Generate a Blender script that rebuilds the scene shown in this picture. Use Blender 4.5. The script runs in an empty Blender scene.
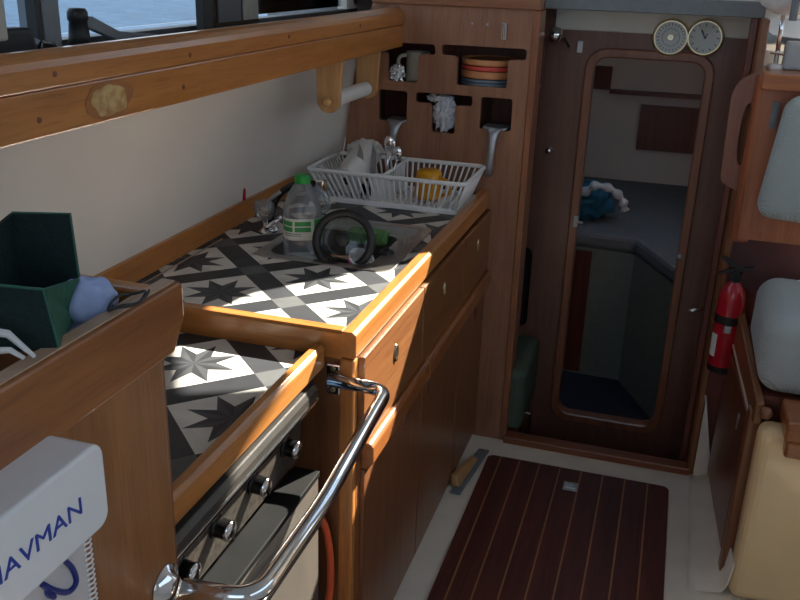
import bpy, bmesh, math, random
from mathutils import Vector, Matrix, noise
random.seed(7)
C = bpy.context.scene.collection
PI = math.pi

# ------------------------------------------------------------------ materials
def newmat(name):
    m = bpy.data.materials.new(name); m.use_nodes = True
    nt = m.node_tree; nt.nodes.clear()
    out = nt.nodes.new('ShaderNodeOutputMaterial'); b = nt.nodes.new('ShaderNodeBsdfPrincipled')
    nt.links.new(b.outputs[0], out.inputs[0])
    return m, nt, b
def srgb(r, g, b):
    f = lambda c: (c/255/12.92) if c/255 <= .04045 else ((c/255+.055)/1.055)**2.4
    return (f(r), f(g), f(b), 1)
def setp(b, **k):
    for n, v in k.items():
        n = n.replace('_', ' ')
        if n in b.inputs: b.inputs[n].default_value = v
def plain(name, col, rough=.5, metal=0., var=.08, bump=.0, scale=40, **k):
    m, nt, b = newmat(name)
    tc = nt.nodes.new('ShaderNodeTexCoord'); nz = nt.nodes.new('ShaderNodeTexNoise')
    nz.inputs['Scale'].default_value = scale; nz.inputs['Detail'].default_value = 4
    nt.links.new(tc.outputs['Object'], nz.inputs['Vector'])
    r = nt.nodes.new('ShaderNodeValToRGB')
    r.color_ramp.elements[0].position = .3; r.color_ramp.elements[1].position = .7
    r.color_ramp.elements[0].color = tuple(c*(1-var) for c in col[:3])+(1,)
    r.color_ramp.elements[1].color = tuple(min(1, c*(1+var)) for c in col[:3])+(1,)
    nt.links.new(nz.outputs[0], r.inputs[0]); nt.links.new(r.outputs[0], b.inputs['Base Color'])
    setp(b, Roughness=rough, Metallic=metal)
    for n, v in k.items(): setp(b, **{n: v})
    if bump:
        bp = nt.nodes.new('ShaderNodeBump'); bp.inputs['Strength'].default_value = bump; bp.inputs['Distance'].default_value = .003
        nt.links.new(nz.outputs[0], bp.inputs['Height']); nt.links.new(bp.outputs[0], b.inputs['Normal'])
    return m
def wood(name, light, dark, axis='Y', rough=.32, coat=.4, s=1.0, bump=.12, coatr=.18):
    m, nt, b = newmat(name)
    tc = nt.nodes.new('ShaderNodeTexCoord'); mp = nt.nodes.new('ShaderNodeMapping')
    sc = {'X': (2.2, 38, 38), 'Y': (38, 2.2, 38), 'Z': (38, 38, 2.2)}[axis]
    mp.inputs['Scale'].default_value = tuple(v*s for v in sc)
    nt.links.new(tc.outputs['Object'], mp.inputs['Vector'])
    n1 = nt.nodes.new('ShaderNodeTexNoise'); n1.inputs['Scale'].default_value = 1.0; n1.inputs['Detail'].default_value = 6; n1.inputs['Roughness'].default_value = .62; n1.inputs['Distortion'].default_value = .35
    nt.links.new(mp.outputs[0], n1.inputs['Vector'])
    n2 = nt.nodes.new('ShaderNodeTexNoise'); n2.inputs['Scale'].default_value = 6.5; n2.inputs['Detail'].default_value = 2
    nt.links.new(mp.outputs[0], n2.inputs['Vector'])
    r = nt.nodes.new('ShaderNodeValToRGB')
    r.color_ramp.elements[0].position = .3; r.color_ramp.elements[0].color = dark
    r.color_ramp.elements[1].position = .68; r.color_ramp.elements[1].color = light
    nt.links.new(n1.outputs[0], r.inputs[0])
    r2 = nt.nodes.new('ShaderNodeValToRGB')
    r2.color_ramp.elements[0].position = .34; r2.color_ramp.elements[0].color = (.76, .73, .70, 1)
    r2.color_ramp.elements[1].position = .46; r2.color_ramp.elements[1].color = (1, 1, 1, 1)
    nt.links.new(n2.outputs[0], r2.inputs[0])
    mx = nt.nodes.new('ShaderNodeMix'); mx.data_type = 'RGBA'; mx.blend_type = 'MULTIPLY'; mx.inputs[0].default_value = .7
    nt.links.new(r.outputs[0], mx.inputs[6]); nt.links.new(r2.outputs[0], mx.inputs[7])
    nt.links.new(mx.outputs[2], b.inputs['Base Color'])
    bp = nt.nodes.new('ShaderNodeBump'); bp.inputs['Strength'].default_value = bump; bp.inputs['Distance'].default_value = .001
    nt.links.new(n2.outputs[0], bp.inputs['Height']); nt.links.new(bp.outputs[0], b.inputs['Normal'])
    setp(b, Roughness=rough, Coat_Weight=coat, Coat_Roughness=coatr)
    return m

TEAK_Y = wood('honey_teak_fore_aft', srgb(184, 122, 62), srgb(160, 98, 44), 'Y')
TEAK_X = wood('honey_teak_athwart', srgb(184, 122, 62), srgb(160, 98, 44), 'X')
TEAK_Z = wood('honey_teak_upright', srgb(190, 126, 66), srgb(156, 96, 46), 'Z')
PALE_Z = wood('pale_beech', srgb(205, 160, 108), srgb(180, 132, 82), 'Z', coat=.1)
MAH_Z = wood('mahogany_upright', srgb(132, 84, 50), srgb(106, 64, 38), 'Z', rough=.38, coat=.3)
MAH_Y = wood('mahogany_fore_aft', srgb(138, 90, 52), srgb(112, 68, 38), 'Y', rough=.38, coat=.3)
MAH_X = wood('mahogany_athwart', srgb(150, 88, 54), srgb(112, 60, 34), 'X', rough=.38, coat=.3)
BULK = wood('bulkhead_veneer', srgb(162, 114, 86), srgb(140, 94, 70), 'Z', rough=.42, coat=.2, s=.8)
DARKW = wood('dark_mahogany', srgb(118, 62, 46), srgb(84, 40, 30), 'Z', rough=.4, coat=.3)
LIPW = wood('lip_teak', srgb(160, 98, 50), srgb(130, 74, 36), 'Y')
SOLE = wood('sole_boards', srgb(96, 40, 30), srgb(62, 22, 18), 'Y', rough=.55, coat=.05, bump=.3)
INLAY = plain('holly_inlay', srgb(150, 104, 62), .5, scale=90)
GRP = plain('cream_gelcoat', srgb(228, 200, 152), .3, var=.04, scale=6, Coat_Weight=.2)
SOLEGRP = plain('cream_sole_moulding', srgb(222, 212, 196), .55, var=.06, scale=12, bump=.1)
HEADGRP = plain('grey_cream_headliner', srgb(222, 224, 218), .6, var=.04, scale=10)
HULL = plain('white_hull_lining', srgb(214, 208, 200), .55, var=.03, scale=5)
WPLAST = plain('white_plastic', srgb(242, 242, 242), .35, var=.02)
WGLOSS = plain('glossy_white_case', srgb(228, 228, 230), .25, var=.02, scale=12, Coat_Weight=.3)
CHROME = plain('polished_stainless', (.80, .80, .82, 1), .09, 1., var=.03)
DKF = plain('dark_vent_panel', srgb(74, 78, 82), .5)
BRUSH = plain('brushed_stainless', (.56, .54, .51, 1), .28, 1., var=.12, scale=60)
GREYM = plain('dull_grey_metal', (.42, .43, .45, 1), .36, .8, var=.1, scale=30)
BRASS = plain('brass', (.86, .74, .50, 1), .28, 1., var=.06)
BLACK = plain('black_rubber', srgb(26, 26, 29), .5, var=.2)
BLACKG = plain('gloss_black_enamel', srgb(20, 19, 19), .18, var=.15)
DARKBLUE = plain('dark_blue_carpet', srgb(20, 24, 44), .95, var=.3, scale=200, bump=.5)
VOID = plain('unlit_opening_fill', srgb(34, 36, 42), .9, var=.2)
RED = plain('red_paint', srgb(176, 22, 40), .28, var=.05, Coat_Weight=.4)
YEL = plain('mustard_glaze', srgb(222, 156, 28), .3, var=.05)
ORANGE = plain('orange_glaze', srgb(220, 150, 100), .4, var=.05)
REDG = plain('red_glaze', srgb(224, 84, 70), .4, var=.05)
BLUEG = plain('blue_grey_glaze', srgb(120, 138, 150), .3, var=.05)
HOSE = plain('orange_gas_hose', srgb(206, 84, 40), .5, var=.05)
GREENF = plain('dark_green_fabric', srgb(5, 31, 30), .9, var=.35, scale=260, bump=.5)
BLUEC = plain('pale_blue_cloth', srgb(158, 174, 214), .9, var=.15, scale=30, bump=.3)
WHITEC = plain('white_cloth', srgb(214, 212, 210), .9, var=.05, scale=30, bump=.3)
TEALC = plain('teal_cloth', srgb(34, 96, 122), .9, var=.2, scale=60)
BERTH = plain('grey_berth_cover', srgb(112, 114, 118), .9, var=.1, scale=60)
MUG = plain('beige_stoneware', srgb(176, 170, 156), .4, var=.06)
FOIL = plain('crumpled_foil', (.8, .8, .8, 1), .22, 1., var=.2, bump=.8, scale=120)
BAG = plain('white_plastic_bag', srgb(206, 208, 216), .3, var=.12, scale=40, bump=.6)
BLUEINK = plain('blue_ink', srgb(32, 62, 160), .5, var=.05)
NAVYINK = plain('navy_ink', srgb(22, 44, 120), .4, var=.05)
PAPER = plain('white_card', srgb(200, 196, 196), .7, var=.04)
GREENP = plain('green_plastic', srgb(26, 148, 62), .35, var=.05)
LABELG = plain('green_label', srgb(52, 150, 76), .5, var=.05)
LABELW = plain('white_label', srgb(222, 226, 218), .5, var=.03)
SPONGE = plain('green_sponge', srgb(96, 140, 84), .9, var=.35, scale=150, bump=.8)
PINK = plain('pink_plastic', srgb(206, 90, 150), .3, var=.1)
DIAL = plain('dial_face', srgb(250, 251, 248), .4, var=.03)
GREYP = plain('grey_plastic', srgb(110, 116, 122), .5, var=.1)
GASKET = plain('grey_deck', srgb(128, 130, 130), .8, var=.12, scale=60)
SKINW = plain('roof_moulding', srgb(220, 218, 210), .6, var=.03)

def glassy(name, col=(1, 1, 1, 1), rough=.03, alpha=.25):
    m, nt, b = newmat(name); nt.nodes.remove(b)
    out = [n for n in nt.nodes if n.type == 'OUTPUT_MATERIAL'][0]
    t = nt.nodes.new('ShaderNodeBsdfTransparent'); t.inputs[0].default_value = col
    g = nt.nodes.new('ShaderNodeBsdfGlossy'); g.inputs['Roughness'].default_value = rough
    lw = nt.nodes.new('ShaderNodeLayerWeight'); lw.inputs[0].default_value = alpha
    mx = nt.nodes.new('ShaderNodeMixShader')
    nt.links.new(lw.outputs['Fresnel'], mx.inputs[0]); nt.links.new(t.outputs[0], mx.inputs[1]); nt.links.new(g.outputs[0], mx.inputs[2])
    nt.links.new(mx.outputs[0], out.inputs[0])
    return m
def frosted(name, col):
    m, nt, b = newmat(name); nt.nodes.remove(b); out = [n for n in nt.nodes if n.type == 'OUTPUT_MATERIAL'][0]
    t = nt.nodes.new('ShaderNodeBsdfTranslucent'); t.inputs[0].default_value = col; nt.links.new(t.outputs[0], out.inputs[0]); return m
def milky(name, col, rough, haze):
    m = glassy(name, col, rough, .35); nt = m.node_tree; out = [n for n in nt.nodes if n.type == 'OUTPUT_MATERIAL'][0]
    src = out.inputs[0].links[0].from_socket; d = nt.nodes.new('ShaderNodeBsdfDiffuse'); d.inputs[0].default_value = (.8, .84, .88, 1)
    tr = nt.nodes.new('ShaderNodeBsdfTranslucent'); tr.inputs[0].default_value = (.8, .84, .88, 1)
    a = nt.nodes.new('ShaderNodeAddShader'); mx = nt.nodes.new('ShaderNodeMixShader'); mx.inputs[0].default_value = haze
    q = nt.nodes.new('ShaderNodeMixShader'); nt.links.new(d.outputs[0], q.inputs[1]); nt.links.new(tr.outputs[0], q.inputs[2])
    nt.links.new(src, mx.inputs[1]); nt.links.new(q.outputs[0], mx.inputs[2]); nt.links.new(mx.outputs[0], out.inputs[0]); return m
PANE = glassy('window_glass', (.93, .95, .96, 1), .02, .1)
CLEARP = milky('clear_plastic', (.92, .95, .97, 1), .10, .17)
CLEARG = glassy('clear_lid_glass', (.82, .84, .84, 1), .04, .3)

ACRYL = milky('clear_acrylic', (.95, .96, .94, 1), .10, .22)
def cushion_mat():
    m, nt, b = newmat('ribbed_grey_green_upholstery')
    tc = nt.nodes.new('ShaderNodeTexCoord'); w = nt.nodes.new('ShaderNodeTexWave')
    w.wave_type = 'BANDS'; w.bands_direction = 'DIAGONAL'; w.inputs['Scale'].default_value = 110; w.inputs['Distortion'].default_value = 2.4; w.inputs['Detail'].default_value = 1
    w.inputs['Detail Scale'].default_value = .35
    nt.links.new(tc.outputs['Object'], w.inputs['Vector'])
    r = nt.nodes.new('ShaderNodeValToRGB'); r.color_ramp.elements[0].color = srgb(158, 168, 166); r.color_ramp.elements[1].color = srgb(176, 186, 184)
    nt.links.new(w.outputs[0], r.inputs[0]); nt.links.new(r.outputs[0], b.inputs['Base Color'])
    bp = nt.nodes.new('ShaderNodeBump'); bp.inputs['Strength'].default_value = .5; bp.inputs['Distance'].default_value = .003
    nt.links.new(w.outputs[0], bp.inputs['Height']); nt.links.new(bp.outputs[0], b.inputs['Normal'])
    setp(b, Roughness=.95, Sheen_Weight=.3); return m
CUSH = cushion_mat()

def tile_mat(name, cx, cy, pitch, tile, ang=PI/4):
    """cement-look sheet: white squares with an eight pointed star, dark bands, grey crossings"""
    m, nt, b = newmat(name); N = nt.nodes; L = nt.links
    def M(op, a, b_=None, c=None):
        n = N.new('ShaderNodeMath'); n.operation = op
        for i, v in enumerate((a, b_, c)):
            if v is None: continue
            if isinstance(v, (int, float)): n.inputs[i].default_value = v
            else: L.new(v, n.inputs[i])
        return n.outputs[0]
    geo = N.new('ShaderNodeTexCoord'); sep = N.new('ShaderNodeSeparateXYZ'); L.new(geo.outputs['Object'], sep.inputs[0])
    x = M('SUBTRACT', sep.outputs[0], cx); y = M('SUBTRACT', sep.outputs[1], cy)
    ca, sa = math.cos(ang), math.sin(ang)
    u = M('DIVIDE', M('ADD', M('MULTIPLY', x, ca), M('MULTIPLY', y, sa)), pitch)
    v = M('DIVIDE', M('SUBTRACT', M('MULTIPLY', y, ca), M('MULTIPLY', x, sa)), pitch)
    fu = M('SUBTRACT', u, M('ROUND', u)); fv = M('SUBTRACT', v, M('ROUND', v))
    h = tile/pitch/2
    iu = M('LESS_THAN', M('ABSOLUTE', fu), h); iv = M('LESS_THAN', M('ABSOLUTE', fv), h)
    white = M('MULTIPLY', iu, iv); cross = M('MULTIPLY', M('SUBTRACT', 1, iu), M('SUBTRACT', 1, iv))
    r = M('SQRT', M('ADD', M('MULTIPLY', fu, fu), M('MULTIPLY', fv, fv)))
    th = M('ARCTAN2', fv, fu)
    k = M('DIVIDE', th, PI/4); fk = M('SUBTRACT', k, M('ROUND', k)); side = M('GREATER_THAN', fk, 0)
    a = M('MULTIPLY', M('ABSOLUTE', fk), PI/4)
    # diagonal tips reach further than the side tips
    R, rv = h*.98, h*.47
    tip = Vector((R, 0)); val = Vector((rv*math.cos(PI/8), rv*math.sin(PI/8)))
    e = val-tip; n = Vector((-e.y, e.x)).normalized()
    if n.dot(tip) < 0: n = -n
    d = M('MULTIPLY', r, M('ADD', M('MULTIPLY', M('COSINE', a), n.x), M('MULTIPLY', M('SINE', a), n.y)))
    star = M('LESS_THAN', d, n.dot(tip))
    nz = N.new('ShaderNodeTexNoise'); nz.inputs['Scale'].default_value = 22; nz.inputs['Detail'].default_value = 6; L.new(geo.outputs['Object'], nz.inputs['Vector'])
    def mix(f, c1, c2):
        q = N.new('ShaderNodeMix'); q.data_type = 'RGBA'; L.new(f, q.inputs[0])
        for s, c in ((6, c1), (7, c2)):
            if isinstance(c, tuple): q.inputs[s].default_value = c
            else: L.new(c, q.inputs[s])
        return q.outputs[2]
    starc = mix(side, srgb(50, 52, 56), srgb(72, 74, 77))
    base = mix(cross, mix(M('GREATER_THAN', iu, .5), srgb(56, 58, 62), srgb(46, 48, 52)), srgb(92, 94, 95))
    wc = mix(star, srgb(214, 210, 202), starc)
    col = mix(white, base, wc)
    rr = N.new('ShaderNodeMapRange'); L.new(nz.outputs[0], rr.inputs[0]); rr.inputs['From Min'].default_value = .3; rr.inputs['From Max'].default_value = .75
    rr.inputs['To Min'].default_value = .84; rr.inputs['To Max'].default_value = 1.12
    mm = N.new('ShaderNodeVectorMath'); mm.operation = 'SCALE'; L.new(col, mm.inputs[0]); L.new(rr.outputs[0], mm.inputs['Scale'])
    L.new(mm.outputs[0], b.inputs['Base Color'])
    setp(b, Roughness=.45, Specular_IOR_Level=.35)
    return m

# ------------------------------------------------------------------ mesh helpers (world coordinates)
class MB:
    def __init__(s): s.bm = bmesh.new(); s.mi = 0
    def _f(s, vs):
        f = s.bm.faces.new(vs); f.material_index = s.mi; return f
    def box(s, x0, x1, y0, y1, z0, z1):
        v = [s.bm.verts.new((x, y, z)) for z in (z0, z1) for x, y in ((x0, y0), (x1, y0), (x1, y1), (x0, y1))]
        for q in ((3, 2, 1, 0), (4, 5, 6, 7), (0, 1, 5, 4), (1, 2, 6, 5), (2, 3, 7, 6), (3, 0, 4, 7)): s._f([v[i] for i in q])
        return s
    def hexa(s, p):   # eight corners, bottom ring then top ring
        v = [s.bm.verts.new(q) for q in p]
        for q in ((3, 2, 1, 0), (4, 5, 6, 7), (0, 1, 5, 4), (1, 2, 6, 5), (2, 3, 7, 6), (3, 0, 4, 7)): s._f([v[i] for i in q])
        return s
    def prism(s, pts, vec):
        a = [s.bm.verts.new(p) for p in pts]; b = [s.bm.verts.new(Vector(p)+Vector(vec)) for p in pts]
        s._f(a[::-1]); s._f(b); n = len(a)
        for i in range(n): s._f([a[i], a[(i+1) % n], b[(i+1) % n], b[i]])
        return s
    def tube(s, pts, r, n=12, closed=False, caps=True):
        pts = [Vector(p) for p in pts]; N = len(pts); rs = r if isinstance(r, (list, tuple)) else [r]*N
        up = None; rings = []
        for i, p in enumerate(pts):
            if closed: t = (pts[(i+1) % N]-pts[i-1])
            else: t = (pts[min(i+1, N-1)]-pts[max(i-1, 0)])
            t.normalize()
            if up is None:
                up = Vector((0, 0, 1)) if abs(t.z) < .9 else Vector((1, 0, 0))
            x = up.cross(t); x.normalize(); y = t.cross(x); up = y
            rings.append([s.bm.verts.new(p+(x*math.cos(2*PI*k/n)+y*math.sin(2*PI*k/n))*rs[i]) for k in range(n)])
        for i in range(N if closed else N-1):
            A, B = rings[i], rings[(i+1) % N]
            for k in range(n): s._f([A[k], A[(k+1) % n], B[(k+1) % n], B[k]])
        if caps and not closed: s._f(rings[0][::-1]); s._f(rings[-1])
        return s
    def lathe(s, prof, o, ax=(0, 0, 1), n=32):   # prof: (radius, height) pairs
        o = Vector(o); ax = Vector(ax).normalized(); q = ax.to_track_quat('Z', 'Y').to_matrix(); rings = []
        for r, h in prof:
            if r < 1e-6: rings.append([s.bm.verts.new(o+q@Vector((0, 0, h)))])
            else: rings.append([s.bm.verts.new(o+q@Vector((r*math.cos(2*PI*k/n), r*math.sin(2*PI*k/n), h))) for k in range(n)])
        for A, B in zip(rings, rings[1:]):
            for k in range(n):
                a = [A[k % len(A)], A[(k+1) % n % len(A)], B[(k+1) % n % len(B)], B[k % len(B)]]
                u = []
                for w in a:
                    if w not in u: u.append(w)
                if len(u) > 2: s._f(u)
        return s
    def blob(s, o, r, amp=.3, freq=9, sub=4, seed=0.):
        t = bmesh.new(); bmesh.ops.create_icosphere(t, subdivisions=sub, radius=1)
        mp = {}
        for v in t.verts:
            d = v.co.copy(); k = 1+amp*noise.noise(d*freq*.3+Vector((seed, 0, seed)))+amp*.5*noise.noise(d*freq*.8+Vector((0, seed, 3)))
            mp[v.index] = s.bm.verts.new(Vector(o)+Vector((d.x*r[0], d.y*r[1], d.z*r[2]))*k)
        for f in t.faces: s._f([mp[v.index] for v in f.verts])
        t.free(); return s
    def grid(s, rows):
        R = [[s.bm.verts.new(p) for p in row] for row in rows]
        for a, b in zip(R, R[1:]):
            for i in range(len(a)-1): s._f([a[i], a[i+1], b[i+1], b[i]])
        return s
    def holed(s, outer, holes, mapf, depth):   # sheet with openings; 2-D loops mapped by mapf(u, v, d)
        loops = [outer]+holes; ed = []; rings = []
        for lp in loops:
            vs = [s.bm.verts.new(mapf(u, v, 0)) for u, v in lp]; rings.append(vs)
            for i in range(len(vs)): ed.append(s.bm.edges.new((vs[i], vs[(i+1) % len(vs)])))
        res = bmesh.ops.triangle_fill(s.bm, use_beauty=True, use_dissolve=False, edges=ed)
        fs = [g for g in res['geom'] if isinstance(g, bmesh.types.BMFace)]
        for f in fs: f.material_index = s.mi
        bk = {}
        for lp, vs in zip(loops, rings):
            for (u, v), w in zip(lp, vs): bk[w] = s.bm.verts.new(mapf(u, v, depth))
        for f in fs: s._f([bk[w] for w in reversed(f.verts[:])])
        for vs in rings:
            for i in range(len(vs)):
                a, b = vs[i], vs[(i+1) % len(vs)]; s._f([a, b, bk[b], bk[a]])
        return s
    def build(s, name, mat, parent=None, bevel=0, smooth=False, seg=2, base=None, solid=0, subsurf=0):
        bm = s.bm; bmesh.ops.recalc_face_normals(bm, faces=bm.faces[:])
        if parent is not None: org = parent['_o'] if '_o' in parent else (0, 0, 0); org = Vector(org)
        elif base is not None: org = Vector(base)
        else: org = Vector((0, 0, 0))
        for v in bm.verts: v.co -= org
        me = bpy.data.meshes.new(name); bm.to_mesh(me); bm.free()
        for m in (mat if isinstance(mat, (list, tuple)) else [mat]): me.materials.append(m)
        if smooth:
            for p in me.polygons: p.use_smooth = True
        o = bpy.data.objects.new(name, me); C.objects.link(o)
        if parent is not None:
            o.parent = parent; ORG[o.name] = org; 
            if parent.type == 'MESH' or True: o['_o'] = tuple(org)
        else: o.location = org; o['_o'] = tuple(org)
        if solid:
            q = o.modifiers.new('s', 'SOLIDIFY'); q.thickness = solid; q.offset = 0
        if subsurf:
            q = o.modifiers.new('u', 'SUBSURF'); q.levels = subsurf; q.render_levels = subsurf
        if bevel:
            q = o.modifiers.new('b', 'BEVEL'); q.width = bevel; q.segments = seg; q.limit_method = 'ANGLE'; q.angle_limit = math.radians(40)
            q.harden_normals = False
        return o
ORG = {}
def tag(o, label, cat, group=None):
    o['label'] = label; o['category'] = cat
    if group: o['group'] = group
    return o
def thing(name, loc, label, cat, group=None):
    o = bpy.data.objects.new(name, None); C.objects.link(o); o.location = loc; o.empty_display_size = .05
    o['_o'] = tuple(loc); return tag(o, label, cat, group)
def struct(o): o['kind'] = 'structure'; return o
def rrect(x0, x1, y0, y1, r, n=6):
    p = []
    for cx, cy, a in ((x1-r, y1-r, 0), (x0+r, y1-r, PI/2), (x0+r, y0+r, PI), (x1-r, y0+r, 1.5*PI)):
        for k in range(n+1): t = a+PI/2*k/n; p.append((cx+r*math.cos(t), cy+r*math.sin(t)))
    return p
def rpoly(pts, r=.008, n=4):   # polygon with rounded corners
    out = []; N = len(pts)
    for i in range(N):
        a, b, c = Vector(pts[i-1]), Vector(pts[i]), Vector(pts[(i+1) % N])
        d1 = (a-b); d2 = (c-b); rr = min(r, d1.length*.45, d2.length*.45); p = b+d1.normalized()*rr; q = b+d2.normalized()*rr
        for k in range(n+1):
            t = k/n; out.append(tuple(p*(1-t)**2+b*2*t*(1-t)+q*t*t))
    return out
def smooth_path(pts, n=8):   # Catmull-Rom
    P = [Vector(p) for p in pts]; P = [P[0]*2-P[1]]+P+[P[-1]*2-P[-2]]; out = []
    for i in range(1, len(P)-2):
        for k in range(n):
            t = k/n; a, b, c, d = P[i-1:i+3]
            out.append(.5*((2*b)+(c-a)*t+(2*a-5*b+4*c-d)*t*t+(3*b-a-3*c+d)*t**3))
    out.append(P[-2]); return out
def fillet(pts, r, n=6):
    P = [Vector(p) for p in pts]; out = [P[0]]
    for i in range(1, len(P)-1):
        a, b, c = P[i-1:i+2]; p = b+(a-b).normalized()*r; q = b+(c-b).normalized()*r
        for k in range(n+1): t = k/n; out.append(p*(1-t)**2+b*2*t*(1-t)+q*t*t)
    out.append(P[-1]); return out

# ------------------------------------------------------------------ camera
cam = bpy.data.cameras.new('camera'); cam.sensor_width = 36; cam.lens = 36*887.5/800; cam.clip_start = .02; cam.clip_end = 3000
co = bpy.data.objects.new('camera', cam); C.objects.link(co); bpy.context.scene.camera = co
r_ = Vector((0.95459191, 0.29626985, 0.03128032)); u_ = Vector((-0.13336825, 0.33109171, 0.9341259)); f_ = Vector((-0.26639668, 0.89588083, -0.35557046))
co.matrix_world = Matrix(((r_.x, u_.x, -f_.x, 0), (r_.y, u_.y, -f_.y, 0), (r_.z, u_.z, -f_.z, 1.5), (0, 0, 0, 1)))

YB = 2.638
# ------------------------------------------------------------------ setting: sole, hull side, bulkheads, roof
struct(MB().box(-.60, 1.25, -.85, 2.66, -.03, 0).build('floor', SOLEGRP))
# hull lining port side
def hull_row(y):
    t = max(0, min(1, (y-2.38)/.25)); t = t*t*(3-2*t)
    A = [(-.86, 1.272), (-.95, 1.235), (-1.02, 1.12), (-1.06, .98), (-1.078, .86), (-1.085, .75)]
    B = [(-.86, 1.272), (-.94, 1.225), (-.968, 1.10), (-.985, .98), (-1.0, .86), (-1.0, .75)]
    pts = [Vector((a[0]*(1-t)+b[0]*t, y, a[1]*(1-t)+b[1]*t)) for a, b in zip(A, B)]
    return smooth_path(pts, 6)
ys = [-.3+i*.2 for i in range(13)]+[2.2+i*.04 for i in range(12)]
struct(MB().grid([hull_row(y) for y in ys]).build('wall_left', HULL, smooth=True, solid=.004))
# coaming rail on the port side (moulded teak, two boards)
t = thing('teak_rail', (-.85, 1, 1.27), 'long varnished teak window rail above the white hull side', 'rail')
MB().prism([(-.80, -.3, 1.327), (-.80, -.3, 1.355), (-.803, -.3, 1.364), (-.811, -.3, 1.371), (-.820, -.3, 1.375), (-.838, -.3, 1.374), (-.848, -.3, 1.366), (-.848, -.3, 1.327)], (0, 2.938, 0)).build('upper_board', TEAK_Y, t, bevel=.003)
lb = MB().prism([(-.803, -.3, 1.264), (-.803, -.3, 1.3262), (-.90, -.3, 1.3262), (-.90, -.3, 1.264)], (0, 2.938, 0)).build('lower_board', TEAK_Y, t, bevel=.003)
for y, z in ((1.03, 1.345), (.993, 1.289), (1.387, 1.341), (1.365, 1.29), (1.8, 1.345), (2.25, 1.345)):
    MB().lathe([(.0, .0012), (.0042, .0012), (.0042, 0)], (-.8005 if z > 1.32 else -.8035, y, z), (1, 0, 0), 16).build('wood_plug', DARKW, t)
def worn_mat():
    m, nt, b = newmat('bare_patch_in_varnish')
    tc = nt.nodes.new('ShaderNodeTexCoord'); nz = nt.nodes.new('ShaderNodeTexNoise'); nz.inputs['Scale'].default_value = 60; nz.inputs['Detail'].default_value = 6
    nt.links.new(tc.outputs['Object'], nz.inputs['Vector'])
    r = nt.nodes.new('ShaderNodeValToRGB'); r.color_ramp.elements[0].position = .35; r.color_ramp.elements[0].color = srgb(160, 116, 66); r.color_ramp.elements[1].position = .62; r.color_ramp.elements[1].color = srgb(190, 160, 108)
    nt.links.new(nz.outputs[0], r.inputs[0]); nt.links.new(r.outputs[0], b.inputs['Base Color']); setp(b, Roughness=.8); return m
wm = worn_mat()
def patch(rad, x, mat, nm, sd):
    pts = []
    for k in range(48):
        a = 2*PI*k/48; q = 1+.22*noise.noise(Vector((math.cos(a)*1.8+sd, math.sin(a)*1.8, 1)))+.08*noise.noise(Vector((math.cos(a)*7, math.sin(a)*7, sd)))
        pts.append((x, 1.152+math.cos(a)*rad[0]*q, 1.2955+math.sin(a)*rad[1]*q))
    m = MB(); m.prism(pts, (.0006, 0, 0)); return m.build(nm, mat, t)
patch((.062, .0265), -.8028, plain('weather_stain', srgb(150, 94, 48), .5, var=.15, scale=50), 'stain_ring', 2)
patch((.044, .0225), -.8024, wm, 'worn_patch', 5)

# galley bulkhead with its cut-outs
N1 = rpoly([(-.875, 1.275), (-.703, 1.275), (-.70, 1.246), (-.752, 1.244), (-.752, 1.161), (-.848, 1.161), (-.850, 1.244), (-.880, 1.246)], .009)
N2 = rpoly([(-.681, 1.277), (-.429, 1.277), (-.429, 1.246), (-.480, 1.244), (-.480, 1.163), (-.631, 1.163), (-.633, 1.246), (-.681, 1.247)], .009)
N3 = rpoly([(-.875, 1.133), (-.783, 1.133), (-.783, 1.040), (-.875, 1.040)], .010)
N4 = rpoly([(-.756, 1.133), (-.580, 1.133), (-.580, 1.103), (-.630, 1.102), (-.630, 1.016), (-.703, 1.016), (-.706, 1.102), (-.756, 1.103)], .009)
N5 = rpoly([(-.554, 1.133), (-.458, 1.133), (-.458, 1.038), (-.554, 1.038)], .010)
fy = lambda y: (lambda u, v, d: (u, y+d, v))
outer = [(-1.02, .70), (-.402, .70), (-.402, 1.385), (-.80, 1.385), (-.86, 1.30), (-.955, 1.20), (-.99, .95)]
outer = [(-1.02, 0), (-.405, 0), (-.405, 1.385), (-.90, 1.385), (-.95, 1.23), (-.985, .95), (-1.0, .86)]
struct(MB().holed(outer, [N1, N2, N3, N4, N5], fy(YB), .018).build('wall_front', BULK, bevel=.0015))
# locker behind the cut-outs (compartments)
m = MB()
m.box(-.95, -.41, YB+.22, YB+.23, 1.0, 1.30)
for z in (1.146, 1.297, 1.003): m.box(-.95, -.41, YB+.019, YB+.22, z, z+.010)
for x in (-.93, -.692, -.418): m.box(x-.005, x+.005, YB+.019, YB+.22, 1.012, 1.297)
for x in (-.77, -.567): m.box(x-.005, x+.005, YB+.019, YB+.22, 1.012, 1.146)
struct(m.build('trim_1', DARKW))
# edge post of the bulkhead and sill of the passage
struct(MB().box(-.418, -.396, YB-.003, YB+.10, 0.0, 1.385).build('trim_2', wood('post_wood', srgb(158, 100, 66), srgb(122, 70, 44), 'Z'), bevel=.004))
struct(MB().box(-.402, .20, YB-.018, YB+.03, -.01, .024).build('trim_3', MAH_X, bevel=.005))
# shelf cap above the bulkhead
struct(MB().box(-.90, -.398, YB-.012, YB+.10, 1.385, 1.425).build('trim_4', wood('cap_wood', srgb(166, 112, 78), srgb(136, 84, 56), 'X'), bevel=.004))
# head beam over the passage
struct(MB().box(-.398, .20, YB+.06, YB+.12, 1.388, 1.43).build('trim_5', plain('grey_beam', srgb(112, 118, 122), .6), bevel=.004))
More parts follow.
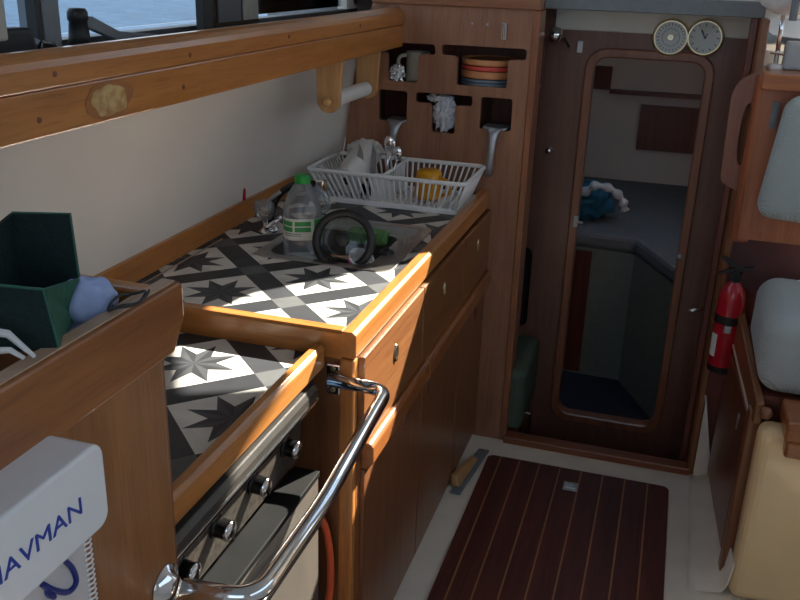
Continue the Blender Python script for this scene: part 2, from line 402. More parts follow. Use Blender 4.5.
# vestibule
YD = 3.0
door = rrect(-.268, .080, -.045, 1.240, .045, 8)
recess = rrect(-.62, -.410, .27, .575, .03, 5)
struct(MB().holed([(-1.0, -.27), (.42, -.27), (.42, 1.275), (.215, 1.275), (.215, 1.40), (-1.0, 1.40)], [door, recess], fy(YD), .022).build('wall_forward', wood('passage_panel', srgb(126, 88, 74), srgb(104, 70, 58), 'Z', rough=.4, coat=.25), bevel=.001))
struct(MB().box(-.66, -.39, YD+.03, YD+.2, .24, .62).build('trim_6', VOID))  # solid dark block paints the unlit inside of the locker opening
d2 = rrect(-.268-.026, .080+.026, -.045-.026, 1.24+.026, .07, 8)
d3 = rrect(-.268+.004, .080-.004, -.045+.004, 1.24-.004, .042, 8)
struct(MB().holed(d2, [d3], fy(YD-.014), .05).build('trim_7', wood('doorway_moulding', srgb(150, 96, 70), srgb(122, 72, 50), 'Z', coat=.4), bevel=.005))
struct(MB().box(-.40, .215, YD-.012, YD-.002, 1.315, 1.385).build('trim_8', HEADGRP, bevel=.004))
struct(MB().box(-1.0, .45, YB+.03, YD, -.29, -.25).build('floor_passage', DARKBLUE))
struct(MB().box(-1.02, -.99, YB+.02, 5.6, -.3, 1.40).build('wall_port_forward', HULL))
struct(MB().box(-1.0, .34, YB+.10, YD+.02, 1.39, 1.41).build('ceiling_passage', HEADGRP))
# inner face of the forward riser below the sill
struct(MB().box(-1.0, .34, YB+.02, YB+.03, -.27, .0).build('trim_9', DARKW))
# starboard jamb and the wood around it
struct(MB().box(.190, .212, YB-.012, YD, -.27, 1.39).build('trim_10', MAH_Z, bevel=.006))
struct(MB().box(.170, .190, YB+.08, YB+.12, -.27, 1.39).build('trim_11', DARKW, bevel=.004))
struct(MB().holed([(.205, .0), (.90, .0), (.90, .76), (.205, .76)], [], fy(YB), .018).build('wall_front_starboard', DARKW))
# ------------------------------------------------------------------ forward cabin
MBf = MB().box(-1.2, 1.0, YD+.02, 5.6, -.29, -.25); struct(MBf.build('floor_forward', DARKBLUE))
struct(MB().hexa([(.42, YD, -.27), (.46, YD, -.27), (.10, 5.5, -.27), (.05, 5.5, -.27), (.62, YD, 1.3), (.66, YD, 1.3), (.30, 5.5, 1.2), (.25, 5.5, 1.2)]).build('wall_starboard_forward', HULL))
struct(MB().box(-1.2, .6, 5.4, 5.45, -.3, 1.3).build('wall_bow', HULL))
struct(MB().box(-.98, .30, 3.025, 3.30, 1.27, 1.30).box(-.98, .2, 4.0, 5.38, 1.27, 1.30).box(-.98, -.62, 3.30, 4.0, 1.27, 1.30).box(.22, .30, 3.30, 4.0, 1.27, 1.30).build('ceiling_forward', HEADGRP))
t = thing('berth', (0, 4, -.25), 'grey covered berth running round the dim forward cabin', 'berth')
MB().prism([(-.98, 3.85, -.25), (-.08, 3.80, -.25), (.10, 3.42, -.25), (.38, 3.10, -.25), (.10, 5.3, -.25), (-.98, 5.3, -.25)], (0, 0, .60)).build('berth_front', plain('grey_green_panel', srgb(120, 124, 116), .6), t)
MB().prism([(-.98, 3.86, .35), (-.085, 3.81, .35), (.10, 3.43, .35), (.38, 3.11, .35), (.10, 5.3, .35), (-.98, 5.3, .35)], (0, 0, .07)).build('mattress', BERTH, t, bevel=.02)
MB().box(-.97, -.10, 3.81, 3.835, -.24, .34).build('locker_panel', DARKW, t)
struct(MB().box(-.85, .14, 4.95, 5.0, .42, 1.27).build('trim_12', HULL))
def wq(x, y, Y): d = f_+r_*((x-400)/887.5)-u_*((y-300)/887.5); k = Y/d.y; return (d.x*k, Y, 1.5+d.z*k)
struct(MB().prism([(-.49, 4.93, 1.02), (-.34, 4.93, 1.02), (-.34, 4.93, .90), (-.49, 4.93, .90)], (0, .02, 0)).build('trim_13', DARKW))
struct(MB().box(-.34, .13, 4.90, 4.95, .885, .905).build('trim_14', DARKW))
struct(MB().box(-.17, .13, 4.92, 4.95, .60, .835).build('trim_15', DARKW))
tag(MB().blob((-.315, 4.08, .50), (.10, .12, .085), .35, 8, 4, 3).build('bunched_bedding', TEALC, smooth=True, base=(-.31, 4.08, .42)), 'bunched teal bedding lying on the forward berth', 'bedding')
m = MB(); m.tube(smooth_path([(-.34, 3.98, .555), (-.29, 3.95, .60), (-.22, 3.95, .592), (-.17, 3.96, .55), (-.15, 3.97, .50)]), [.018+.006*math.sin(i) for i in range(33)], 10)
tag(m.build('white_towel', WHITEC, smooth=True, base=(-.25, 3.96, .5)), 'white towel draped over the teal bedding', 'towel')

# passage seat (port)
t = thing('passage_seat', (-.6, 2.8, -.25), 'low padded seat tucked behind the galley bulkhead', 'seat')
MB().box(-.985, -.368, YB+.035, YD-.004, -.25, .02).build('base', DARKW, t)
MB().box(-.985, -.352, YB+.032, YD-.006, .02, .250).build('seat_cushion', plain('sage_vinyl', srgb(74, 90, 76), .6, scale=20), t, bevel=.03, seg=4)
MB().tube(fillet([(-.368, 2.88, -.01), (-.350, 2.88, -.01), (-.350, 2.86, -.10), (-.368, 2.86, -.10)], .008), .0035, 8).build('pull_handle', CHROME, t)

# small hardware in the passage
def knob(x, y, z, label, r=.011, ax=(0, -1, 0), mat=CHROME, nm='door_knob', cat='knob'):
    t = thing(nm, (x, y, z), label, cat)
    MB().lathe([(.0, .0), (r*.9, 0), (r*.9, .003), (.0, .003)], (x, y, z), ax, 20).build('rose', GREYM, t)
    MB().lathe([(.0, .002), (r*.4, .002), (r*.4, .010), (r, .016), (r*1.05, .022), (r*.6, .027), (.0, .028)], (x, y, z), ax, 20).build('knob', mat, t, smooth=True)
    return t
knob(-.384, YD, .925, 'round chrome knob on the passage panel left of the doorway')
tag(MB().box(-.278, -.262, YD-.024, YD-.014, .672, .712).box(-.270, -.245, YD-.03, YD-.022, .688, .696).build('doorway_latch', GREYM, bevel=.002, base=(-.27, YD-.014, .69)), 'small chrome latch on the left edge of the doorway moulding', 'latch')
tag(MB().lathe([(0, 0), (.009, 0), (.009, .006), (.005, .009), (0, .009)], (.083, YD-.014, .61), (0, -1, 0), 20).build('catch_button', GREYM, base=(.083, YD-.014, .61)), 'round grey catch on the right edge of the doorway moulding', 'catch')
tag(MB().tube(fillet([(.168, 2.75, .520), (.150, 2.735, .520), (.125, 2.73, .512)], .008), .0055, 8).build('lever_catch', CHROME, smooth=True, base=(.16, 2.75, .52)), 'small chrome lever catch beside the right jamb', 'catch')
t = thing('cabin_spotlight', (-.392, 2.93, 1.29), 'small chrome swivel spotlight high beside the galley bulkhead', 'lamp')
MB().lathe([(0, 0), (.022, 0), (.026, .012), (.020, .030), (0, .036)], (-.395, 2.88, 1.305), (1, -.2, 0), 20).build('lamp_head', CHROME, t, smooth=True)
MB().tube([(-.36, 2.90, 1.30), (-.345, 2.93, 1.27), (-.345, YD, 1.25)], .006, 8).build('stalk', CHROME, t)
tag(MB().box(-.325, -.307, YD-.010, YD, 1.245, 1.283).build('door_hinge', GREYM, bevel=.002, base=(-.316, YD, 1.26)), 'little metal hinge at top left of the doorway', 'hinge')
t = thing('barrel_bolt', (-.498, YB, 1.325), 'small chrome barrel bolt high on the galley bulkhead', 'bolt')
MB().box(-.505, -.491, YB-.006, YB, 1.30, 1.347).build('back_plate', GREYM, t, bevel=.002)
MB().tube([(-.498, YB-.010, 1.304), (-.498, YB-.010, 1.343)], .004, 10).build('bolt_rod', CHROME, t)
for x in (-.548, -.594): tag(MB().lathe([(0, .003), (.004, .003), (.005, 0)], (x, YB, 1.34), (0, -1, 0), 14).build('screw_head', CHROME, base=(x, YB, 1.34)), 'screw head high on the galley bulkhead, %s of the pair' % ('right' if x > -.57 else 'left'), 'screw')
for x in (-.463, -.441): tag(MB().lathe([(0, .003), (.003, .003), (.004, 0)], (x, YB, .868), (0, -1, 0), 12).build('screw_head', CHROME, base=(x, YB, .868)), 'screw head near the rack end of the bulkhead, %s of the pair' % ('right' if x > -.45 else 'left'), 'screw')

# gauges
def gauge(x, z, label, barometer):
    t = thing('ship_clock' if not barometer else 'barometer', (x, YD-.012, z), label, 'clock' if not barometer else 'barometer')
    y = YD-.012
    MB().lathe([(0, 0), (.057, 0), (.057, .006), (.054, .014), (.050, .020), (.0475, .020), (.0465, .012), (0, .012)], (x, y, z), (0, -1, 0), 48).build('case', BRASS, t)
    f = MB().lathe([(0, .0135), (.0462, .0135), (.0462, .012)], (x, y, z), (0, -1, 0), 40).build('dial', DIAL, t)
    m = MB()
    for k in range(12 if not barometer else 24):
        a = 2*PI*k/(12 if not barometer else 24); r0, r1 = .035, .042
        p = Vector((x+math.sin(a)*r0, y-.0145, z+math.cos(a)*r0)); q = Vector((x+math.sin(a)*r1, y-.0145, z+math.cos(a)*r1)); m.tube([p, q], .0009 if barometer else .0013, 5)
    if barometer:
        m.tube([(x+.026*math.cos(k*PI/14), y-.0145, z+.026*math.sin(k*PI/14)) for k in range(28)], .0006, 5, closed=True)
    m.build('dial_marks', BLACK, t)
    m = MB()
    if barometer:
        m.lathe([(0, .018), (.009, .018), (.010, .014)], (x, y, z), (0, -1, 0), 20); m.tube([(x-.016, y-.016, z-.006), (x+.020, y-.017, z+.008)], .0014, 6)
        m.build('pointer', BRASS, t)
    else:
        m.tube([(x, y-.016, z), (x-.012, y-.016, z+.022)], .0013, 6); m.tube([(x, y-.017, z), (x+.007, y-.017, z+.012)], .0015, 6); m.lathe([(0, .019), (.003, .019), (.003, .014)], (x, y, z), (0, -1, 0), 12)
        m.build('clock_hands', BLACK, t)
    MB().lathe([(0, .0190), (.0470, .0190), (.0470, .0182), (0, .0182)], (x, y, z), (0, -1, 0), 40).build('glass', PANE, t)
gauge(-.040, 1.309, 'round brass barometer over the doorway, left of the pair', True)
gauge(.060, 1.313, 'round brass clock over the doorway, right of the pair', False)

# ------------------------------------------------------------------ galley cabinet
XF = -.51
t = thing('galley_cabinet', (-.8, 2.0, 0), 'varnished wooden galley cabinet with three drawers over three doors', 'cabinet')
MB().box(-.99, XF-.006, 1.452, YB-.002, .0, .70).build('body', MAH_Z, t)
MB().box(XF-.030, XF, 1.428, 1.450, 0, .798).build('corner_post', TEAK_Z, t, bevel=.004)
MB().box(-1.0, XF-.030, 1.434, 1.450, 0, .798).build('end_panel', MAH_Z, t)
MB().box(XF-.006, XF-.001, 1.452, YB-.004, 0, .79).build('face_frame', MAH_Y, t)
dr = [(1.455, 1.872, 1.655, .722), (1.876, 2.288, 2.07, .724), (2.292, YB-.006, 2.46, .729)]
for y0, y1, yk, zk in dr:
    d = MB().box(XF-.002, XF+.012, y0, y1, .603, .795).build('drawer_front', MAH_Y, t, bevel=.002)
    m = MB(); m.lathe([(.0, .0005), (.012, .0005), (.014, .004), (.017, .004), (.0185, .0)], (0, 0, 0), (1, 0, 0), 28)
    for v in m.bm.verts: v.co = Vector((XF+.012+v.co.x, yk+v.co.y*.6, zk+v.co.z*1.1))
    m.build('finger_pull', plain('tarnished_brass', (.42, .32, .20, 1), .3, 1.), d, smooth=True)
drs = [(1.476, 1.905, 1.76, .50), (1.909, 2.30, 1.96, .50), (2.304, YB-.006, 2.50, .50)]
for y0, y1, yk, zk in drs:
    d = MB().box(XF-.002, XF+.008, y0, y1, .025, .535).build('door', MAH_Z, t, bevel=.002)
    MB().prism([(XF-.001, y0, .538), (XF+.010, y0, .538), (XF+.026, y0, .552), (XF+.026, y0, .590), (XF+.018, y0, .598), (XF-.001, y0, .598)], (0, y1-y0, 0)).build('lip_moulding', LIPW, d, bevel=.003)
    m = MB(); m.lathe([(.0, .0005), (.011, .0005), (.013, .003), (.016, .003), (.0175, .0)], (0, 0, 0), (1, 0, 0), 28)
    for v in m.bm.verts: v.co = Vector((XF+.008+v.co.x, yk+v.co.y*.75, zk+v.co.z*1.35))
    m.build('finger_pull', DARKW, d, smooth=True)

# worktops
VIN1 = tile_mat('star_tile_sheet_upper', -.710, 1.735, .222, .166)
VIN2 = tile_mat('star_tile_sheet_lower', -.780, 1.310, .230, .172)
ZC = .835
t = thing('galley_worktop', (0, 0, 0), 'upper galley worktop covered in black and white star tiles around the sink', 'worktop')
SX0, SX1, SY0, SY1 = -.905, -.585, 1.84, 2.21
fz = lambda z: (lambda u, v, d: (u, v, z+d))
MB().holed([(-1.066, 1.468), (-.536, 1.468), (-.536, YB-.003), (-1.0, YB-.003), (-1.04, 2.56), (-1.066, 2.42)], [rrect(SX0, SX1, SY0, SY1, .03, 5)], fz(ZC), -.035).build('tiled_top', VIN1, t)
MB().prism([(-.540, 1.43, .800), (-.540, 1.43, .850), (-.534, 1.43, .854), (-.515, 1.43, .854), (-.508, 1.43, .848), (-.508, 1.43, .803), (-.512, 1.43, .800)], (0, YB-1.433, 0)).build('front_fiddle', TEAK_Y, t, bevel=.002)
MB().prism([(-1.066, 1.43, .796), (-1.066, 1.43, .848), (-1.066, 1.434, .854), (-1.066, 1.456, .854), (-1.066, 1.466, .846), (-1.066, 1.466, .80)], (.530, 0, 0)).build('end_fiddle', TEAK_X, t, bevel=.002)
m = MB(); m.grid([[(-1.068, y, .80), (-1.068, y, .885), (-1.080, y, .886)] for y in (1.2, 1.6, 2.0, 2.36)]+[[(-1.062, 2.46, .80), (-1.062, 2.46, .885), (-1.075, 2.46, .886)], [(-1.035, 2.55, .80), (-1.035, 2.55, .885), (-1.05, 2.55, .886)], [(-.992, 2.63, .80), (-.992, 2.63, .885), (-1.005, 2.63, .886)]])
m.build('back_trim', TEAK_Y, t, solid=.010)
tag(MB().hexa([(-1.046, 1.50, ZC), (-1.040, 1.50, ZC), (-1.040, 1.92, ZC), (-1.046, 1.92, ZC), (-1.0445, 1.50, ZC+.0012), (-1.0415, 1.50, ZC+.0012), (-1.0415, 1.92, ZC+.0012), (-1.0445, 1.92, ZC+.0012)]).build('lid_edge_strip', BRUSH, base=(-1.043, 1.7, ZC)), 'thin metal strip along the worktop lid joint beside the hull', 'strip')

t = thing('cooker_cover', (0, 0, 0), 'lower star tiled worktop lid above the cooker, beside the wooden locker', 'worktop')
ZL = .80
MB().box(-1.066, -.592, .845, 1.4285, ZL-.028, ZL).build('tiled_top', VIN2, t)
MB().prism([(-.594, .845, .776), (-.594, .845, .818), (-.588, .845, .823), (-.576, .845, .823), (-.569, .845, .816), (-.569, .845, .779), (-.572, .845, .776)], (0, .582, 0)).build('front_fiddle', TEAK_Y, t, bevel=.002)

# ------------------------------------------------------------------ sink
t = thing('sink', (-.74, 2.02, ZC), 'stainless steel sink set into the star tiled worktop', 'sink')
MB().holed(rrect(SX0-.014, SX1+.014, SY0-.012, SY1+.012, .035, 6), [rrect(SX0+.012, SX1-.045, SY0+.014, SY1-.10, .04, 6), rrect(SX0+.012, SX1-.012, SY1-.088, SY1-.012, .02, 5)], fz(ZC+.003), -.003).build('rim', BRUSH, t, bevel=.001)
m = MB(); a = rrect(SX0+.012, SX1-.045, SY0+.014, SY1-.10, .04, 6); b = rrect(SX0+.035, SX1-.065, SY0+.035, SY1-.12, .04, 6)
A = [m.bm.verts.new((x, y, ZC)) for x, y in a]; B = [m.bm.verts.new((x, y, ZC-.10)) for x, y in b]
for i in range(len(A)): m._f([A[i], A[(i+1) % len(A)], B[(i+1) % len(B)], B[i]])
m._f(B); m.build('basin', plain('dark_basin_steel', (.16, .15, .14, 1), .35, .7, var=.3, scale=30), t, smooth=False, solid=.001)  # basin steel darker and more mottled than the rim
m = MB(); a = rrect(SX0+.012, SX1-.012, SY1-.088, SY1-.012, .02, 5); b = rrect(SX0+.02, SX1-.02, SY1-.08, SY1-.02, .02, 5)
A = [m.bm.verts.new((x, y, ZC)) for x, y in a]; B = [m.bm.verts.new((x, y, ZC-.02)) for x, y in b]
for i in range(len(A)): m._f([A[i], A[(i+1) % len(A)], B[(i+1) % len(B)], B[i]])
m._f(B); m.build('drainer', GREYM, t, solid=.001)

# milk bottle
bx, by, bz = -.832, 1.940, ZC-.030
t = thing('milk_bottle', (bx, by, bz), 'clear plastic milk bottle with green cap standing in the sink', 'bottle')
m = MB(); n = 32; rings = []
prof = [(.030, 0), (.044, .004), (.047, .014), (.047, .060), (.0455, .064), (.0455, .110), (.047, .114), (.046, .130), (.038, .158), (.024, .182), (.0165, .194), (.0165, .206)]
for r, h in prof:
    sq = min(1, max(0, (.17-h)/.08)); ring = []
    for k in range(n):
        a = 2*PI*k/n+.25; q = 1+sq*.13*(abs(math.sin(2*a))**1.5)
        ring.append(m.bm.verts.new((bx+r*q*math.cos(a+.5), by+r*q*math.sin(a+.5), bz+h)))
    rings.append(ring)
for A, B in zip(rings, rings[1:]):
    for k in range(n): m._f([A[k], A[(k+1) % n], B[(k+1) % n], B[k]])
m._f(rings[0]); m.build('bottle_body', CLEARP, t, smooth=True)
m = MB(); rr = []
for h in (.060, .113):
    ring = []
    for k in range(19):
        a = 2*PI*(k/32)+.25-PI*1.2; q = 1+.13*(abs(math.sin(2*a))**1.5); ring.append((bx+.0468*q*math.cos(a+.5), by+.0468*q*math.sin(a+.5), bz+h))
    rr.append(ring)
m.grid(rr); lab = m.build('wrap_label', LABELW, t, smooth=True)
def labq(k0, k1, h0, h1, mat, nm):
    m = MB(); rr = []
    for h in (h0, h1):
        ring = []
        for i in range(9):
            k = k0+(k1-k0)*i/8; a = 2*PI*(k/32)+.25-PI*1.2; q = 1+.13*(abs(math.sin(2*a))**1.5); ring.append((bx+.0474*q*math.cos(a+.5), by+.0474*q*math.sin(a+.5), bz+h))
        rr.append(ring)
    return m.grid(rr).build(nm, mat, lab)
for k0, k1 in ((3, 7), (7.5, 11.5)):
    for h0, h1 in ((.081, .0925), (.0955, .107)): labq(k0, k1, h0, h1, LABELG, 'label_block')
labq(12.3, 18, .061, .112, LABELG, 'label_panel')
for h in (.071, .0755): labq(4, 9, h, h+.0018, GREYP, 'label_line')
MB().lathe([(0, .205), (.0155, .205), (.0155, .192), (.019, .192), (.019, .208), (.017, .211), (0, .211)], (bx, by, bz), (0, 0, 1), 28).build('bottle_cap', GREENP, t, smooth=False)
m = MB(); m.tube(fillet([(bx+.036, by+.02, bz+.115), (bx+.058, by+.032, bz+.13), (bx+.050, by+.026, bz+.160), (bx+.026, by+.012, bz+.18)], .012), .007, 10); m.build('grip', CLEARP, t, smooth=True)

# glass lid standing in the sink
lc = Vector((-.704, 1.885, .881)); ax = Vector((.22, -1, .38)).normalized()
t = thing('saucepan_lid', tuple(lc-Vector((0, 0, .075))), 'glass saucepan lid with thick black rim standing in the sink', 'lid')
q = ax.to_track_quat('Z', 'Y').to_matrix()
m = MB(); m.tube([lc+q@Vector((.0655*math.cos(2*PI*k/48), .0655*math.sin(2*PI*k/48), 0)) for k in range(48)], .0098, 12, closed=True); m.build('rubber_rim', BLACK, t, smooth=True)
MB().lathe([(0, .012), (.03, .0095), (.055, .004), (.064, 0), (.064, -.002), (.03, .0075), (0, .010)], lc, ax, 40).build('glass_pane', CLEARG, t, smooth=True)
MB().lathe([(.006, .008), (.006, .020), (.015, .026), (.016, .031), (.012, .034), (0, .032)], lc, ax, 24).build('lid_knob', BLACK, t, smooth=True)
tag(MB().box(-.77, -.665, 2.080, 2.125, ZC-.022, ZC+.012).build('washing_sponge', SPONGE, bevel=.006, seg=3, base=(-.70, 2.11, ZC-.01)), 'green and yellow washing sponge behind the glass lid', 'sponge')
t = thing('teacup', (-.665, 1.905, ZC-.06), 'white and pink cup lying in the front corner of the sink', 'cup')
MB().lathe([(0, -.02), (.020, -.02), (.028, .0), (.031, .022), (.029, .022), (.026, .0), (0, -.016)], (-.668, 1.893, ZC-.008), (.4, -.3, .85), 28).build('bowl', WGLOSS, t, smooth=True)
MB().lathe([(.0292, .004), (.0312, .018), (.0318, .018), (.0298, .004)], (-.668, 1.893, ZC-.008), (.4, -.3, .85), 28).build('pink_band', PINK, t, smooth=True)
for i, (p, q2) in enumerate((((-.78, 1.90, ZC-.085), (-.71, 1.895, ZC-.02)), ((-.64, 1.95, ZC-.07), (-.600, 2.06, ZC+.012)))):
    p, q2 = Vector(p), Vector(q2); t = thing('steel_spoon', tuple(p), 'steel spoon lying in the sink %s' % ('left of the cup' if i == 0 else 'right of the cup, handle toward the worktop front'), 'spoon')
    MB().tube([p, p.lerp(q2, .5), q2], [.0022, .0028, .004], 8).build('handle', CHROME, t, smooth=True)
    MB().blob(p, (.012, .018, .006), 0, 1, 2).build('spoon_bowl', CHROME, t, smooth=True)
tag(MB().blob((-.622, 1.965, ZC-.008), (.022, .028, .022), .3, 9, 3, 8).build('black_scourer', BLACK, smooth=True, base=(-.62, 1.97, ZC-.04)), 'black scourer bunched at the right side of the sink', 'scourer')

# taps
t = thing('mixer_tap', (-.955, 2.05, ZC), 'black and chrome gooseneck tap arching behind the milk bottle', 'tap')
MB().lathe([(0, 0), (.022, 0), (.020, .010), (.012, .018), (0, .018)], (-.957, 2.03, ZC), (0, 0, 1), 24).build('tap_base', CHROME, t, smooth=True)
MB().tube(smooth_path([(-.957, 2.03, ZC+.015), (-.958, 2.03, .885), (-.940, 2.035, .93), (-.905, 2.04, .958), (-.865, 2.045, .968), (-.832, 2.05, .966)]), .0095, 14).build('gooseneck', BLACKG, t, smooth=True)
MB().tube(smooth_path([(-.970, 2.02, ZC+.015), (-.974, 2.02, .880), (-.960, 2.025, .918), (-.930, 2.03, .944)]), .005, 10).build('hose', GREYM, t, smooth=True)
MB().box(-.838, -.815, 2.035, 2.062, .950, .982).build('spout_head', CHROME, t, bevel=.004)
t = thing('pump_tap', (-.972, 2.02, ZC), 'small chrome tap with a clear faceted knob beside the sink', 'tap')
MB().lathe([(0, 0), (.017, 0), (.017, .004), (.009, .010), (.005, .016), (.005, .045), (0, .045)], (-.972, 2.02, ZC-.001), (0, 0, 1), 24).build('stem', CHROME, t, smooth=True)
m = MB(); m.lathe([(0, .036), (.018, .036), (.026, .048), (.028, .062), (.025, .080), (.019, .082), (.018, .060), (.010, .046), (0, .046)], (-.972, 2.02, ZC), (0, 0, 1), 10); m.build('clear_knob', ACRYL, t)
MB().lathe([(0, .044), (.010, .044), (.010, .064), (0, .064)], (-.972, 2.02, ZC), (0, 0, 1), 16).build('brass_insert', BRASS, t)
MB().tube(fillet([(-.966, 2.012, ZC+.012), (-.955, 1.99, ZC+.020), (-.925, 2.02, ZC+.045)], .01), .0065, 12).build('spout', CHROME, t, smooth=True)
tag(MB().lathe([(0, 0), (.006, 0), (.006, .028), (.003, .034), (0, .034)], (-1.071, 2.10, .8905), (0, 0, 1), 12).build('red_bottle_top', RED, base=(-1.071, 2.10, .89)), 'tiny red stub standing on the wooden trim by the hull', 'stub')

# ------------------------------------------------------------------ dish rack and contents
rx0, rx1, ry0, ry1 = -.955, -.555, 2.385, 2.600
zb, zt = ZC+.012, .928
t = thing('dish_rack', (-.75, 2.5, ZC), 'white plastic dish rack on a drip tray at the bulkhead', 'dish rack')
MB().box(rx0-.01, rx1+.02, ry0-.012, ry1+.015, ZC+.001, ZC+.006).box(rx0-.01, rx1+.02, ry0-.012, ry0-.008, ZC+.006, ZC+.014).box(rx1+.016, rx1+.02, ry0-.012, ry1+.015, ZC+.006, ZC+.014).box(rx0-.01, rx0-.006, ry0-.012, ry1+.015, ZC+.006, ZC+.014).build('drip_tray', WPLAST, t, bevel=.001)
tx0, tx1, ty0, ty1 = rx0-.045, rx1+.030, ry0-.022, ry1+.026
topc = rrect(tx0, tx1, ty0, ty1, .02, 4); botc = rrect(rx0, rx1, ry0, ry1, .02, 4)
m = MB(); m.tube([(x, y, zt) for x, y in topc], .0065, 8, closed=True); m.build('rim', WPLAST, t, smooth=True)
m = MB(); m.tube([(x, y, zb) for x, y in botc], .004, 8, closed=True)
def bars(p0, p1, q0, q1, n):
    for i in range(n):
        k = (i+.5)/n; a = Vector(p0).lerp(Vector(p1), k); b = Vector(q0).lerp(Vector(q1), k); m.tube([a, b], .0031, 6)
bars((rx0, ry0, zb), (rx1, ry0, zb), (tx0, ty0, zt), (tx1, ty0, zt), 26)
bars((rx0, ry1, zb), (rx1, ry1, zb), (tx0, ty1, zt), (tx1, ty1, zt), 26)
bars((rx0, ry0, zb), (rx0, ry1, zb), (tx0, ty0, zt), (tx0, ty1, zt), 13)
bars((rx1, ry0, zb), (rx1, ry1, zb), (tx1, ty0, zt), (tx1, ty1, zt), 13)
bars((rx0, ry0, zb), (rx1, ry0, zb), (rx0, ry1, zb), (rx1, ry1, zb), 20)
m.build('basket_bars', WPLAST, t, smooth=True)
xd = -.770
m = MB(); m.tube([(xd, ty0, zt), (xd, ty1, zt)], .005, 8)
for i in range(12):
    y = ry0+(ry1-ry0)*(i+.5)/12; m.tube([(xd, y, zb), (xd, y, zt)], .0026, 6)
m.box(xd-.040, xd-.003, ry0+.004, ry0+.040, zb, zt-.006)
m.build('divider', WPLAST, t)
t = thing('yellow_mug', (-.665, 2.45, zb), 'mustard yellow mug upside down at the right end of the dish rack', 'mug')
MB().lathe([(.036, 0), (.040, 0), (.042, .010), (.039, .060), (.036, .078), (.030, .083), (0, .083), (0, .079), (.028, .079), (.034, .06), (.036, 0)], (-.660, 2.475, zb+.006), (0, 0, 1), 32).build('mug_body', YEL, t, smooth=True)
MB().tube(fillet([(-.624, 2.465, zb+.070), (-.592, 2.455, zb+.062), (-.592, 2.455, zb+.026), (-.622, 2.465, zb+.018)], .012), .0055, 10).build('handle', YEL, t, smooth=True)
# kitchen roll in the rack
o = Vector((-.888, 2.392, .897)); ax = Vector((.12, 1, .42)).normalized()
t = thing('kitchen_roll', tuple(o), 'white paper kitchen roll lying in the left end of the dish rack', 'paper roll')
MB().lathe([(.012, 0), (.041, 0), (.043, .002), (.043, .16), (.041, .162), (.012, .162), (.012, 0)], o, ax, 36).build('paper', WHITEC, t, smooth=False)
MB().lathe([(0, -.0005), (.0125, -.0005), (.0125, .160), (0, .160)], o, ax, 24).build('painted_dark_hole', BLACK, t)  # black plug paints the darkness inside the hole of the roll
tag(MB().blob((-.875, 2.53, .965), (.055, .040, .030), .35, 8, 4, 12).build('crumpled_cloth', WHITEC, smooth=True, base=(-.9, 2.5, .92)), 'crumpled white cloth heaped on the left end of the rack', 'cloth')
# knives
for i, (x, tilt) in enumerate(((-.858, -.10), (-.832, .06))):
    t = thing('kitchen_knife', (x, 2.46, zb), 'steel kitchen knife upright in the dish rack, %s of two' % ('left' if i == 0 else 'right'), 'knife')
    m = MB(); m.prism([(x, 2.44, .88), (x+.016, 2.44, .88), (x+.014+tilt*.1, 2.44, .975), (x+.003+tilt*.1, 2.44, 1.003), (x-.004+tilt*.1, 2.44, .96)], (0, .0018, 0)); m.build('blade', GREYM, t)
    MB().box(x+.001, x+.015, 2.436, 2.448, zb, .882).build('handle', BLACKG, t, bevel=.002)
# steel utensils
for i, (x, y, dx, dz) in enumerate(((-.795, 2.47, .010, 1.010), (-.812, 2.49, .028, 1.000), (-.782, 2.45, .030, .985), (-.800, 2.51, .004, .985))):
    t = thing('steel_spoon', (x, y, zb), ('tallest steel spoon', 'steel spoon with a leaning bowl', 'short steel spoon nearest the yellow mug', 'short steel spoon at the back')[i]+' in the rack cutlery section', 'spoon', None)
    MB().tube([(x, y, zb), (x+dx*.6, y, (zb+dz)/2), (x+dx, y, dz-.02)], [.004, .003, .0025], 8).build('handle', CHROME, t, smooth=True)
    MB().blob((x+dx, y, dz-.005), (.014, .006, .022), 0, 1, 3).build('spoon_bowl', CHROME, t, smooth=True)

# hooks / pan handles hanging out of the square cut-outs
def hook(x0, x1, zt_, xs, ze, label):
    xm = (x0+x1)/2; y = YB-.012
    t = thing('utensil_hook', (xm, YB, zt_), label, 'hook')
    m = MB(); m.prism([(x0, YB+.05, zt_), (x1, YB+.05, zt_), (x1, y, zt_), (xm+.02, y-.004, zt_-.006), (xm-.02, y-.004, zt_-.006), (x0, y, zt_)], (0, 0, .007)); m.build('flange', GREYM, t, bevel=.002)
    m = MB(); rows = []
    L = [(.026, zt_+.002), (.016, zt_-.012), (.0125, zt_-.035), (.011, (zt_+ze)/2), (.0105, ze+.03), (.0105, ze+.012), (.006, ze+.002)]
    for w, z in L:
        k = (zt_-z)/(zt_-ze); cx = xm+(xs-xm)*k; yy = y-.006-.014*math.sin(k*PI)
        rows.append([(cx-w, yy+.004, z), (cx-w*.5, yy, z), (cx+w*.5, yy, z), (cx+w, yy+.004, z)])
    m.grid(rows); m.build('strap', GREYM, t, smooth=True, solid=.005)
hook(-.541, -.468, 1.043, -.512, .898, 'grey metal hook hanging from the right square cut-out in the bulkhead')
hook(-.842, -.782, 1.042, -.822, .950, 'grey metal hook hanging from the left square cut-out above the dish rack')

